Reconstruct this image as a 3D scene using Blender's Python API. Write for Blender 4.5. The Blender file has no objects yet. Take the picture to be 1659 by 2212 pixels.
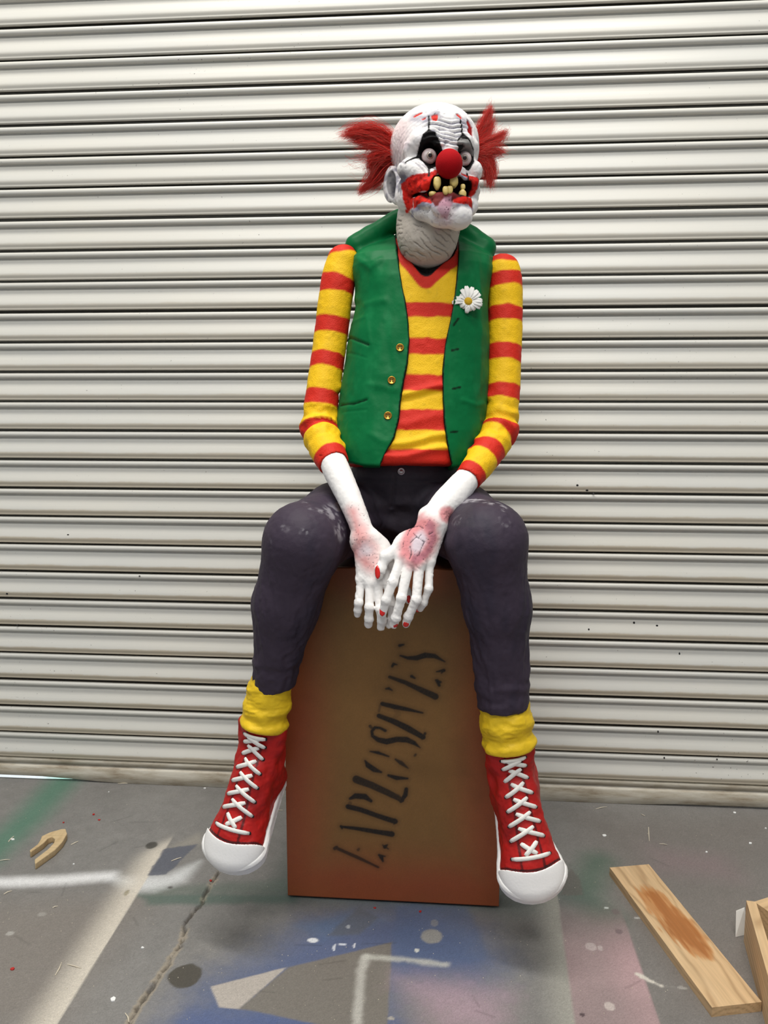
import bpy, math, random
import numpy as np
from mathutils import Vector, Matrix

random.seed(7)
RNG = np.random.default_rng(11)
scene = bpy.context.scene
COL = scene.collection

# ------------------------------------------------------------------ camera
IW, IH, FPX = 1659.0, 2212.0, 1790.0
CX, CY = IW / 2, IH / 2
YAW, PITCH = math.radians(4.9), math.radians(8.1)
CAM = np.array([0.0, -2.17, 1.10])
FW = np.array([-math.sin(YAW) * math.cos(PITCH), math.cos(YAW) * math.cos(PITCH), -math.sin(PITCH)])
RT = np.array([math.cos(YAW), math.sin(YAW), 0.0])
UP = np.cross(RT, FW)
cam_d = bpy.data.cameras.new('camera')
cam_d.sensor_fit = 'VERTICAL'
cam_d.sensor_height = 24.0
cam_d.lens = 24.0 * FPX / IH
cam_d.clip_start = 0.02
cam = bpy.data.objects.new('camera', cam_d)
COL.objects.link(cam)
cam.matrix_world = Matrix(((RT[0], UP[0], -FW[0], CAM[0]), (RT[1], UP[1], -FW[1], CAM[1]), (RT[2], UP[2], -FW[2], CAM[2]), (0, 0, 0, 1)))
scene.camera = cam

# ------------------------------------------------------------------ world, lights, exposure
world = bpy.data.worlds.new('world')
scene.world = world
world.use_nodes = True
bg = world.node_tree.nodes['Background']
bg.inputs['Color'].default_value = (0.86, 0.93, 1.0, 1)
bg.inputs['Strength'].default_value = 0.38

def area_light(name, loc, aim, sx, sy, power, color):
    d = bpy.data.lights.new(name, 'AREA')
    d.shape = 'RECTANGLE'; d.size = sx; d.size_y = sy; d.energy = power; d.color = color
    o = bpy.data.objects.new(name, d)
    COL.objects.link(o)
    o.location = loc
    o.rotation_euler = (Vector(aim) - Vector(loc)).to_track_quat('-Z', 'Y').to_euler()
    return o

area_light('unseen_overhead_lamp', (-0.4, -1.15, 5.2), (-0.25, -0.7, 0), 3.4, 0.5, 190, (1.0, 0.965, 0.905))
area_light('unseen_overhead_lamp', (-0.2, -4.2, 5.2), (-0.15, -0.8, 0.6), 3.8, 0.8, 150, (1.0, 0.975, 0.93))  # front fill added high behind the camera to brighten figure and box
sun_d = bpy.data.lights.new('sun', 'SUN')
sun_d.energy = 26.0; sun_d.angle = math.radians(4.0); sun_d.color = (0.82, 0.91, 1.0)
sun = bpy.data.objects.new('sun', sun_d)
COL.objects.link(sun)
sun.location = (0, 6, 8)
sun.rotation_euler = Vector((-0.10, -0.80, -0.60)).to_track_quat('-Z', 'Y').to_euler()

scene.view_settings.view_transform = 'Standard'
scene.view_settings.look = 'None'
scene.view_settings.gamma = 1.0
scene.view_settings.use_curve_mapping = False
scene.view_settings.exposure = -0.14

# ------------------------------------------------------------------ measuring helpers
def ray(px, py):
    return FW + RT * ((px - CX) / FPX) - UP * ((py - CY) / FPX)
def atY(px, py, Y):
    d = ray(px, py); return CAM + d * ((Y - CAM[1]) / d[1])
def atZ(px, py, Z=0.0):
    d = ray(px, py); return CAM + d * ((Z - CAM[2]) / d[2])

class Frame:
    """rigid frame in millimetres at a body part: x right, y up, z towards the room"""
    def __init__(s, px, py, Y):
        s.O = atY(px, py, Y)
        d = s.O - CAM
        s.c = np.array([d @ RT, d @ UP]); s.D = d @ FW
        s.M = np.stack([RT, UP, -FW]) / 1000.0
    def L(s, px, py, z=0.0):
        d = s.D - z / 1000.0
        return np.array([((px - CX) * d / FPX - s.c[0]) * 1000, ((CY - py) * d / FPX - s.c[1]) * 1000, z])
    def W(s, P):
        return np.asarray(P) @ s.M + s.O
    def inv(s, Wp):
        return (np.asarray(Wp) - s.O) @ np.stack([RT, UP, -FW]).T * 1000.0

def lin(c):
    c = np.asarray(c, float) / 255.0
    return np.where(c <= 0.04045, c / 12.92, ((c + 0.055) / 1.055) ** 2.4)

# ------------------------------------------------------------------ noise
_T = RNG.random((32, 32, 32)).astype(np.float32) * 2 - 1
def vnoise(P, seed=0):
    P = np.asarray(P, np.float32) + np.float32(seed * 7.31)
    i = np.floor(P).astype(np.int32); f = P - i
    f = f * f * (3 - 2 * f)
    i0 = i & 31; i1 = (i + 1) & 31
    x0, y0, z0 = i0[:, 0], i0[:, 1], i0[:, 2]; x1, y1, z1 = i1[:, 0], i1[:, 1], i1[:, 2]
    fx, fy, fz = f[:, 0], f[:, 1], f[:, 2]
    a = _T[x0, y0, z0] * (1 - fx) + _T[x1, y0, z0] * fx
    b = _T[x0, y1, z0] * (1 - fx) + _T[x1, y1, z0] * fx
    c = _T[x0, y0, z1] * (1 - fx) + _T[x1, y0, z1] * fx
    d = _T[x0, y1, z1] * (1 - fx) + _T[x1, y1, z1] * fx
    return (a * (1 - fy) + b * fy) * (1 - fz) + (c * (1 - fy) + d * fy) * fz
def fbm(P, sc, oct=3, seed=0):
    P = np.asarray(P, np.float32) / sc
    r = 0; a = 1.0; t = 0
    for k in range(oct):
        r = r + a * vnoise(P, seed + k); t += a; a *= 0.5; P = P * 2.03
    return r / t
def sstep(a, b, x):
    t = np.clip((x - a) / (b - a), 0, 1); return t * t * (3 - 2 * t)

# ------------------------------------------------------------------ signed distance sculpting
def smin(a, b, k):
    h = np.clip(0.5 + 0.5 * (b - a) / k, 0, 1)
    return b + (a - b) * h - k * h * (1 - h)
def smax(a, b, k):
    return -smin(-a, -b, k)
def nrm(Q):
    return np.sqrt(np.einsum('ij,ij->i', Q, Q))
def sph(P, c, r):
    return nrm(P - np.asarray(c, np.float32)) - r
def ell(P, c, rad, R=None):
    Q = P - np.asarray(c, np.float32)
    if R is not None: Q = Q @ np.asarray(R, np.float32).T
    rad = np.asarray(rad, np.float32)
    Q = Q / rad
    k0 = nrm(Q); k1 = nrm(Q / rad) + 1e-6
    return k0 * (k0 - 1) / k1
def cap(P, a, b, ra, rb=None):
    rb = ra if rb is None else rb
    a = np.asarray(a, np.float32); b = np.asarray(b, np.float32); ab = b - a
    Q = P - a
    t = np.clip((Q @ ab) / (ab @ ab + 1e-9), 0, 1)
    return nrm(Q - t[:, None] * ab) - (ra + (rb - ra) * t)
def chain(P, pts, k=8.0):
    """pts: list of (xyz, r); smooth tube"""
    d = None
    for (a, ra), (b, rb) in zip(pts[:-1], pts[1:]):
        e = cap(P, a, b, ra, rb)
        d = e if d is None else smin(d, e, k)
    return d
def chain_t(P, pts):
    best = np.full(len(P), 1e9, np.float32); T = np.zeros(len(P), np.float32); acc = 0
    for a, b in zip(pts[:-1], pts[1:]):
        a = np.asarray(a, np.float32); b = np.asarray(b, np.float32); ab = b - a; ln = np.linalg.norm(ab)
        tt = ((P - a) @ ab) / (ln * ln); t = np.clip(tt, 0, 1)
        d = np.linalg.norm(P - a - t[:, None] * ab, axis=1)
        m = d < best
        best = np.where(m, d, best); T = np.where(m, acc + t * ln, T); acc += ln
    return best, T
def catmull(pts, n=5):
    X = np.array([np.append(np.asarray(p, float), r) for p, r in pts]); X = np.vstack([2 * X[0] - X[1], X, 2 * X[-1] - X[-2]])
    out = []
    for i in range(1, len(X) - 2):
        for t in np.linspace(0, 1, n, endpoint=False):
            a, b, c, d = X[i - 1:i + 3]
            out.append(0.5 * (2 * b + (c - a) * t + (2 * a - 5 * b + 4 * c - d) * t * t + (3 * b - a - 3 * c + d) * t ** 3))
    out.append(X[-2])
    return [(o[:3], o[3]) for o in out]
def hchain(P, pts):
    d = None
    for (a, ra), (b, rb) in zip(pts[:-1], pts[1:]):
        e = cap(P, a, b, ra, rb); d = e if d is None else np.minimum(d, e)
    return d
def rbox(P, c, h, r, R=None):
    Q = P - np.asarray(c, np.float32)
    if R is not None: Q = Q @ np.asarray(R, np.float32).T
    q = np.abs(Q) - (np.asarray(h, np.float32) - r)
    return np.linalg.norm(np.maximum(q, 0), axis=1) + np.minimum(q.max(1), 0) - r
def loft(P, ys, xc, a, zc, b, p=2.3):
    """tube along y with elliptic sections; ys rising"""
    y = P[:, 1]
    X = (P[:, 0] - np.interp(y, ys, xc)); Z = P[:, 2] - np.interp(y, ys, zc)
    A = np.interp(y, ys, a); B = np.interp(y, ys, b)
    q = (np.abs(X / A) ** p + np.abs(Z / B) ** p) ** (1 / p)
    return ((q - 1) * np.minimum(A, B)).astype(np.float32)

def surface_nets(D, lo, h):
    S = D < 0
    c = np.zeros(tuple(n - 1 for n in D.shape), np.int8)
    for dx in (0, 1):
        for dy in (0, 1):
            for dz in (0, 1):
                c += S[dx:D.shape[0] - 1 + dx, dy:D.shape[1] - 1 + dy, dz:D.shape[2] - 1 + dz]
    act = (c > 0) & (c < 8)
    ijk = np.argwhere(act)
    idx = np.full(act.shape, -1, np.int32); idx[act] = np.arange(len(ijk))
    off = np.array([(x, y, z) for x in (0, 1) for y in (0, 1) for z in (0, 1)])
    vals = np.stack([D[ijk[:, 0] + o[0], ijk[:, 1] + o[1], ijk[:, 2] + o[2]] for o in off], 1)
    acc = np.zeros((len(ijk), 3)); cnt = np.zeros(len(ijk))
    for i in range(8):
        for j in range(i + 1, 8):
            if np.abs(off[i] - off[j]).sum() != 1: continue
            m = (vals[:, i] < 0) != (vals[:, j] < 0)
            t = np.where(m, vals[:, i] / (vals[:, i] - vals[:, j] + 1e-12), 0)
            acc += np.where(m[:, None], off[i] + t[:, None] * (off[j] - off[i]), 0); cnt += m
    V = lo + (ijk + acc / cnt[:, None]) * h
    Fs = []
    for ax in range(3):
        b, cc = (ax + 1) % 3, (ax + 2) % 3
        s0 = [slice(None)] * 3; s1 = [slice(None)] * 3
        s0[ax] = slice(0, -1); s1[ax] = slice(1, None)
        ed = np.argwhere(S[tuple(s0)] != S[tuple(s1)])
        ed = ed[(ed[:, b] > 0) & (ed[:, cc] > 0) & (ed[:, b] < D.shape[b] - 1) & (ed[:, cc] < D.shape[cc] - 1)]
        if not len(ed): continue
        inside = S[ed[:, 0], ed[:, 1], ed[:, 2]]
        eb = np.eye(3, dtype=int)[b]; ec = np.eye(3, dtype=int)[cc]
        q = [idx[tuple((ed + o).T)] for o in (-eb - ec, -ec, 0 * eb, -eb)]
        q = np.stack(q, 1)
        q[~inside] = q[~inside][:, ::-1]
        Fs.append(q)
    F = np.concatenate(Fs)
    return V, F[(F >= 0).all(1)]

def sculpt(f, lo, hi, h, newton=1):
    lo = np.asarray(lo, float) - 3 * h; hi = np.asarray(hi, float) + 3 * h
    nb = np.ceil((hi - lo) / h / 8).astype(int)
    gi = np.stack(np.meshgrid(*[np.arange(n) for n in nb], indexing='ij'), -1).reshape(-1, 3)
    ctr = (lo + (gi * 8 + 3.5) * h).astype(np.float32)
    dc = f(ctr)
    D = np.repeat(np.repeat(np.repeat(dc.reshape(nb), 8, 0), 8, 1), 8, 2).astype(np.float32)
    D = np.where(D < 0, -50.0, 50.0).astype(np.float32)
    keep = np.abs(dc) < 11 * h
    loc = np.stack(np.meshgrid(*[np.arange(8)] * 3, indexing='ij'), -1).reshape(-1, 3)
    kb = gi[keep]
    for s in range(0, len(kb), 600):
        g = (kb[s:s + 600, None, :] * 8 + loc[None]).reshape(-1, 3)
        D[g[:, 0], g[:, 1], g[:, 2]] = f((lo + g * h).astype(np.float32))
    V, F = surface_nets(D, lo, h)
    e = h * 0.35
    N = None
    for it in range(newton + 1):
        d0 = f(V.astype(np.float32))
        g = np.stack([f((V + np.eye(3)[k] * e).astype(np.float32)) - d0 for k in range(3)], 1) / e
        gl = np.linalg.norm(g, axis=1) + 1e-6
        N = g / gl[:, None]
        if it < newton:
            V = V - N * np.clip(d0 / np.maximum(gl, 0.3), -0.5 * h, 0.5 * h)[:, None]
    return V, F, N

# ------------------------------------------------------------------ objects and materials
def empty(name, loc, label=None, cat=None, group=None):
    o = bpy.data.objects.new(name, None); COL.objects.link(o)
    o.empty_display_size = 0.05; o.location = loc
    return tag(o, label, cat, group)
def tag(o, label=None, cat=None, group=None, kind=None):
    if label: o['label'] = label
    if cat: o['category'] = cat
    if group: o['group'] = group
    if kind: o['kind'] = kind
    return o
def base_of(o):
    b = np.zeros(3)
    while o is not None:
        b = b + np.array(o.location); o = o.parent
    return b
def make_mesh(name, V, F, mat, col=None, smooth=True):
    me = bpy.data.meshes.new(name)
    V = np.asarray(V, np.float32)
    if isinstance(F, np.ndarray):
        n = F.shape[1]
        me.vertices.add(len(V)); me.vertices.foreach_set('co', V.ravel())
        me.loops.add(F.size); me.loops.foreach_set('vertex_index', F.ravel().astype(np.int32))
        me.polygons.add(len(F)); me.polygons.foreach_set('loop_start', (np.arange(len(F)) * n).astype(np.int32))
        try: me.polygons.foreach_set('loop_total', np.full(len(F), n, np.int32))
        except Exception: pass
        me.update(calc_edges=True); me.validate()
    else:
        me.from_pydata([tuple(v) for v in V], [], [list(f) for f in F]); me.update()
    if smooth: me.polygons.foreach_set('use_smooth', np.ones(len(me.polygons), bool))
    if col is not None:
        a = me.color_attributes.new('Col', 'FLOAT_COLOR', 'POINT')
        c = np.ones((len(V), 4), np.float32); c[:, :3] = col
        a.data.foreach_set('color', c.ravel())
    me.materials.append(mat)
    return me
def obj(name, V, F, mat, parent=None, col=None, smooth=True, loc=None):
    """V in world metres"""
    b = base_of(parent) if parent else np.zeros(3)
    l = np.zeros(3) if loc is None else np.asarray(loc, float) - b
    me = make_mesh(name, np.asarray(V) - b - l, F, mat, col, smooth)
    o = bpy.data.objects.new(name, me); COL.objects.link(o)
    o.parent = parent; o.location = l
    return o

def nodes(m):
    m.use_nodes = True
    nt = m.node_tree
    return nt, nt.nodes, nt.links, nt.nodes['Principled BSDF']
def add_bump(nt, b, scale, strength, dist=0.002, detail=3.0, stretch=None):
    N, Lk = nt.nodes, nt.links
    tc = N.new('ShaderNodeTexCoord'); nz = N.new('ShaderNodeTexNoise'); bp = N.new('ShaderNodeBump')
    nz.inputs['Scale'].default_value = scale; nz.inputs['Detail'].default_value = detail
    bp.inputs['Strength'].default_value = strength; bp.inputs['Distance'].default_value = dist
    if stretch:
        mp = N.new('ShaderNodeMapping'); mp.inputs['Scale'].default_value = stretch
        Lk.new(tc.outputs['Object'], mp.inputs['Vector']); Lk.new(mp.outputs['Vector'], nz.inputs['Vector'])
    else:
        Lk.new(tc.outputs['Object'], nz.inputs['Vector'])
    Lk.new(nz.outputs['Fac'], bp.inputs['Height']); Lk.new(bp.outputs['Normal'], b.inputs['Normal'])
    return nz
def mat_paint(name, rough=0.6, spec=0.4, bump=(300, 0.25), coat=0.0, var=0.0, sss=0.0):
    """colour from the painted vertex attribute"""
    m = bpy.data.materials.new(name); nt, N, Lk, b = nodes(m)
    at = N.new('ShaderNodeAttribute'); at.attribute_name = 'Col'
    b.inputs['Roughness'].default_value = rough; b.inputs['Specular IOR Level'].default_value = spec
    b.inputs['Coat Weight'].default_value = coat
    nz = add_bump(nt, b, bump[0], bump[1])
    if var > 0:
        mx = N.new('ShaderNodeMix'); mx.data_type = 'RGBA'; mx.blend_type = 'MULTIPLY'; mx.inputs['Factor'].default_value = var
        n2 = N.new('ShaderNodeTexNoise'); n2.inputs['Scale'].default_value = 60; n2.inputs['Detail'].default_value = 6
        tc = N.new('ShaderNodeTexCoord'); Lk.new(tc.outputs['Object'], n2.inputs['Vector'])
        Lk.new(at.outputs['Color'], mx.inputs[6]); Lk.new(n2.outputs['Fac'], mx.inputs[7]); Lk.new(mx.outputs[2], b.inputs['Base Color'])
    else:
        Lk.new(at.outputs['Color'], b.inputs['Base Color'])
    return m
def mat_plain(name, rgb, rough=0.5, metal=0.0, spec=0.5, bump=None, coat=0.0):
    m = bpy.data.materials.new(name); nt, N, Lk, b = nodes(m)
    c = lin(rgb); b.inputs['Base Color'].default_value = (*c, 1)
    b.inputs['Roughness'].default_value = rough; b.inputs['Metallic'].default_value = metal
    b.inputs['Specular IOR Level'].default_value = spec; b.inputs['Coat Weight'].default_value = coat
    if bump: add_bump(nt, b, *bump)
    return m

def box_vf(x0, x1, y0, y1, z0, z1):
    V = [(x, y, z) for x in (x0, x1) for y in (y0, y1) for z in (z0, z1)]
    F = [(0, 1, 3, 2), (4, 6, 7, 5), (0, 4, 5, 1), (2, 3, 7, 6), (0, 2, 6, 4), (1, 5, 7, 3)]
    return np.array(V, float), F
def bevelled(o, w=0.001, seg=2):
    md = o.modifiers.new('bevel', 'BEVEL'); md.width = w; md.segments = seg; md.limit_method = 'ANGLE'
    return o
def tube(pts, r, n=8, closed_ends=True, flat=1.0, up=None):
    """tube along pts (k,3) with radius r (scalar or list); flat squashes along the normal 'up'"""
    pts = np.asarray(pts, float); k = len(pts); r = np.broadcast_to(np.asarray(r, float), (k,))
    V = []; t_prev = None
    for i in range(k):
        t = pts[min(i + 1, k - 1)] - pts[max(i - 1, 0)]; t = t / (np.linalg.norm(t) + 1e-12)
        ref = np.array([0.3, 0.2, 0.93]) if up is None else np.asarray(up[i] if np.ndim(up) == 2 else up, float)
        s = np.cross(t, ref); s /= np.linalg.norm(s) + 1e-12
        w = np.cross(s, t)
        for j in range(n):
            a = 2 * math.pi * j / n
            V.append(pts[i] + r[i] * (math.cos(a) * s + flat * math.sin(a) * w))
    F = [(i * n + j, i * n + (j + 1) % n, (i + 1) * n + (j + 1) % n, (i + 1) * n + j) for i in range(k - 1) for j in range(n)]
    if closed_ends:
        F.append(tuple(range(n - 1, -1, -1))); F.append(tuple((k - 1) * n + j for j in range(n)))
    return np.array(V), F
def join(parts):
    Vs, Fs, o = [], [], 0
    for V, F in parts:
        Vs.append(V); Fs += [tuple(i + o for i in f) for f in F]; o += len(V)
    return np.concatenate(Vs), Fs
def lathe(profile, n=20, axis_o=(0, 0, 0), ax=(0, 0, 1)):
    ax = np.asarray(ax, float); ax /= np.linalg.norm(ax)
    s = np.cross(ax, [0.31, 0.9, 0.2]); s /= np.linalg.norm(s); w = np.cross(ax, s)
    V = []; F = []
    for (r, z) in profile:
        for j in range(n):
            a = 2 * math.pi * j / n
            V.append(np.asarray(axis_o) + ax * z + r * (math.cos(a) * s + math.sin(a) * w))
    k = len(profile)
    F = [(i * n + j, i * n + (j + 1) % n, (i + 1) * n + (j + 1) % n, (i + 1) * n + j) for i in range(k - 1) for j in range(n)]
    F.append(tuple(range(n - 1, -1, -1))); F.append(tuple((k - 1) * n + j for j in range(n)))
    return np.array(V), F
def poly_sd(X, Y, pts):
    """signed distance (negative inside) of 2-D points to polygon"""
    pts = np.asarray(pts, float); n = len(pts)
    d = np.full(X.shape, 1e18); ins = np.zeros(X.shape, bool)
    for i in range(n):
        a, b = pts[i], pts[(i + 1) % n]
        e = b - a; wx = X - a[0]; wy = Y - a[1]
        t = np.clip((wx * e[0] + wy * e[1]) / (e @ e + 1e-12), 0, 1)
        d = np.minimum(d, (wx - t * e[0]) ** 2 + (wy - t * e[1]) ** 2)
        c = ((a[1] <= Y) & (b[1] > Y)) | ((b[1] <= Y) & (a[1] > Y))
        xi = a[0] + (Y - a[1]) / (e[1] if abs(e[1]) > 1e-12 else 1e-12) * e[0]
        ins ^= c & (X < xi)
    return np.where(ins, -np.sqrt(d), np.sqrt(d))
def line_d(X, Y, pts, w=None):
    """distance to polyline minus a width that runs along it"""
    pts = np.asarray(pts, float); best = np.full(X.shape, 1e9); n = len(pts)
    w = np.zeros(n) if w is None else np.broadcast_to(np.asarray(w, float), (n,))
    for i in range(n - 1):
        a, b = pts[i], pts[i + 1]; e = b - a
        t = np.clip(((X - a[0]) * e[0] + (Y - a[1]) * e[1]) / (e @ e + 1e-12), 0, 1)
        d = np.hypot(X - a[0] - t * e[0], Y - a[1] - t * e[1]) - (w[i] + (w[i + 1] - w[i]) * t)
        best = np.minimum(best, d)
    return best
def mixc(base, c, m):
    return base + (lin(c)[None] - base) * np.clip(m, 0, 1)[:, None]

# ================================================================== SETTING: floor
def floor_px(x, y): return atZ(x, y, 0.0)[:2]
def axis(c0, a, b, c1, h, coarse):
    return np.unique(np.round(np.concatenate([np.linspace(c0, a, coarse), np.arange(a, b, h), np.linspace(b, c1, coarse)]), 5))
fx = axis(-6, -1.42, 1.02, 6, 0.003, 12)
fy = axis(-7, -0.93, 0.07, 4, 0.003, 14)
GX, GY = np.meshgrid(fx, fy, indexing='ij')
X, Y = GX.ravel(), GY.ravel()
P3 = np.stack([X, Y, 0 * X], 1)
n1 = fbm(P3, 0.30, 4, 3); n2 = fbm(P3, 0.03, 3, 5); n3 = fbm(P3, 0.009, 2, 9)
fc = np.repeat(lin((124, 122, 119))[None], len(X), 0)
fc = fc * (1 + 0.16 * n1 + 0.13 * n2 + 0.05 * n3)[:, None]
wob = 0.004 * n2 + 0.002 * n3
def PXs(l): return np.array([floor_px(*p) for p in l])
def fpoly(l, soft=0.004, wobble=1.0): 
    d = poly_sd(X, Y, PXs(l)) + wob * wobble
    return sstep(soft, -soft, d)
def fline(l, w, soft, wobble=1.0):
    d = line_d(X, Y, PXs(l)) + wob * wobble
    return sstep(w + soft, max(w - soft, 0), d)
def hard_side(a, b):
    """1 on the left side of the pixel line a->b seen in the picture"""
    A, B = floor_px(*a), floor_px(*b); e = B - A; nrm = np.array([-e[1], e[0]]) / np.linalg.norm(e)
    s = (X - A[0]) * nrm[0] + (Y - A[1]) * nrm[1]
    return s
# warm bare patch on the left, brown haze on the right
fc = mixc(fc, (128, 120, 112), fpoly([(-200, 1960), (330, 1930), (120, 2230), (-300, 2230)], 0.08) * 0.6)
fc = mixc(fc, (112, 104, 98), fpoly([(1250, 1760), (1700, 1760), (1700, 2212), (1430, 2212)], 0.10) * 0.55)
# green overspray
fc = mixc(fc, (52, 118, 92), fline([(150, 1672), (60, 1770), (-40, 1860)], 0.03, 0.06) * 0.62)
fc = mixc(fc, (62, 96, 78), fpoly([(300, 1932), (640, 1932), (640, 1900), (330, 1915)], 0.02) * 0.35)
fc = mixc(fc, (60, 92, 80), fpoly([(300, 1932), (640, 1934), (640, 1950), (320, 1955)], 0.012) * 0.6)
fc = mixc(fc, (58, 94, 74), fline([(1290, 1860), (1262, 1930), (1300, 1975)], 0.02, 0.06) * 0.6)
fc = mixc(fc, (70, 88, 82), fpoly([(560, 1958), (1130, 1975), (1290, 1960), (1200, 1860), (640, 1800)], 0.04) * 0.5)
# white streaks
s = hard_side((-50, 1918), (240, 1893))
fc = mixc(fc, (228, 228, 228), fline([(-60, 1908), (120, 1902), (238, 1892)], 0.010, 0.026) * 0.85)
fc = mixc(fc, (216, 218, 218), fpoly([(238, 1898), (360, 1889), (430, 1862), (400, 1905), (330, 1925), (280, 1925)], 0.022) * 0.75)
# pale diagonal with hard right edge
e1 = hard_side((360, 1828), (121, 2214))
fade = np.where(e1 < 0, sstep(-0.085, -0.002, e1), sstep(0.003, -0.001, e1))
vis = fpoly([(420, 1795), (450, 1850), (100, 2300), (-300, 2300), (200, 1880)], 0.03)
fc = mixc(fc, (206, 198, 184), fade * vis * 0.92)
fc = mixc(fc, (150, 145, 135), fpoly([(350, 1840), (430, 1800), (440, 1822), (356, 1834)], 0.02) * 0.7)
fc = mixc(fc, (84, 88, 100), fpoly([(354, 1834), (428, 1823), (360, 1889), (318, 1891)], 0.003) * 0.85)
# big blue cloud
fc = mixc(fc, (82, 96, 130), fpoly([(330, 2240), (430, 2120), (560, 2060), (660, 1985), (900, 1965), (1040, 2010), (1090, 2080), (1040, 2130), (860, 2120), (850, 2240)], 0.085, 5) * 0.88)
fc = mixc(fc, (78, 94, 136), fpoly([(300, 2260), (420, 2185), (840, 2205), (960, 2300), (300, 2300)], 0.03, 2) * 0.8)
fc = mixc(fc, (92, 118, 150), fpoly([(640, 2000), (760, 1970), (830, 1985), (700, 2030)], 0.03) * 0.5)
fc = mixc(fc, (96, 98, 100), fpoly([(705, 2022), (776, 1960), (818, 1982), (775, 2020)], 0.006) * 0.6)
fc = mixc(fc, (80, 98, 130), fpoly([(857, 1955), (1010, 1960), (1060, 2070), (860, 2110), (848, 2035)], 0.012) * 0.5)
# masked shapes left by sprayed panels
fc = mixc(fc, (178, 170, 160), fpoly([(455, 2131), (620, 2089), (517, 2180), (473, 2176)], 0.002, 0.4) * 0.95)
fc = mixc(fc, (120, 115, 106), fpoly([(623, 2089), (847, 2035), (836, 2230), (765, 2230), (560, 2186), (515, 2180)], 0.003, 0.5) * 0.95)
fc = mixc(fc, (192, 190, 182), fline([(790, 2068), (780, 2100), (771, 2230)], 0.006, 0.009) * 0.75)
fc = mixc(fc, (190, 190, 180), fline([(790, 2067), (870, 2072), (962, 2084)], 0.003, 0.011) * 0.75)
fc = mixc(fc, (172, 148, 158), fpoly([(870, 2118), (990, 2125), (1090, 2150), (1080, 2230), (960, 2230)], 0.06, 6) * 0.75)
# right strips
e2 = hard_side((1208, 1960), (1245, 2222))
m2 = fpoly([(1050, 1930), (1350, 1930), (1350, 2300), (1050, 2300)], 0.02)
fc = mixc(fc, (158, 156, 146), np.where(e2 < 0, sstep(-0.075, -0.005, e2), sstep(0.002, -0.001, e2)) * m2 * 0.75)
e3 = hard_side((1330, 1930), (1427, 2216))
pk = sstep(0.003, -0.003, e3) * sstep(-0.005, 0.003, e2)
ptop = sstep(floor_px(1300, 1960)[1], floor_px(1300, 2080)[1], Y)
fc = mixc(fc, (128, 112, 110), pk * sstep(floor_px(1300, 1930)[1], floor_px(1300, 2000)[1], Y) * 0.5)
fc = mixc(fc, (180, 150, 152), pk * ptop * (0.45 + 0.5 * sstep(-0.09, 0, e3)) * np.clip(0.85 + 0.6 * n1, 0, 1))
fc = mixc(fc, (140, 118, 122), fpoly([(1400, 1830), (1560, 1850), (1600, 1900), (1420, 1880)], 0.06) * 0.45)
fc = mixc(fc, (96, 88, 84), fpoly([(1232, 1874), (1252, 1900), (1262, 1934), (1210, 1934)], 0.003) * 0.6)
# spills and splashes
def spot(px, py, rx, ry, c, a=1.0, soft=0.15):
    c0 = floor_px(px, py); ax = abs(floor_px(px + rx, py)[0] - c0[0]); ay = abs(floor_px(px, py + ry)[1] - c0[1])
    q = np.hypot((X - c0[0]) / ax, (Y - c0[1]) / ay) + 0.12 * n2 * 2
    return mixc(fc, c, sstep(1 + soft, 1 - soft, q) * a)
fc = spot(400, 2108, 36, 26, (74, 70, 62), 0.95, 0.06)
fc = spot(328, 1826, 13, 8, (62, 60, 56), 0.9)
fc = spot(932, 2022, 22, 16, (150, 148, 140), 0.85); fc = spot(938, 1994, 8, 7, (140, 140, 138), 0.6)
for (a, b, rx, ry, c) in [(675, 2031, 12, 5, (226, 228, 230)), (900, 2053, 5, 4, (210, 212, 205)), (1317, 2174, 11, 9, (190, 178, 172)), (1277, 2045, 12, 9, (182, 168, 166)),
                          (1297, 2048, 6, 6, (186, 172, 170)), (1309, 1961, 5, 2, (200, 205, 200)), (1337, 2012, 9, 6, (120, 104, 106)), (1330, 1970, 8, 6, (110, 100, 98)), (1376, 1983, 5, 2, (180, 180, 176)),
                          (845, 2200, 7, 4, (170, 165, 155)), (752, 2002, 4, 4, (180, 185, 190)), (90, 1975, 10, 5, (150, 146, 140)), (1472, 2134, 8, 4, (160, 156, 150)), (274, 1928, 5, 7, (150, 142, 120)), (368, 1917, 5, 3, (84, 82, 80)),
                          (1258, 2192, 5, 4, (70, 55, 60)), (722, 2047, 3, 8, (214, 218, 224)), (740, 2040, 10, 2, (210, 215, 222)), (765, 2043, 3, 6, (220, 222, 226)), (22, 2016, 8, 5, (165, 162, 156))]:
    fc = spot(a, b, rx, ry, c, 0.9)
fc = mixc(fc, (214, 208, 196), fline([(1376, 2104), (1402, 2118), (1428, 2128)], 0.004, 0.003, 1.5) * 0.95)
fc = mixc(fc, (170, 168, 160), fline([(1440, 2130), (1480, 2136)], 0.001, 0.003, 1.5) * 0.6)
for k in range(26):     # long faint scratches
    p = floor_px(random.uniform(0, 1650), random.uniform(1720, 2200)); a = random.uniform(0, 3.14); l = random.uniform(.02, .09)
    d = line_d(X, Y, [p, p + np.array([math.cos(a), math.sin(a) * 0.6]) * l]); fc = fc * (1 - 0.25 * sstep(0.0035, 0, d))[:, None]
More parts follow.
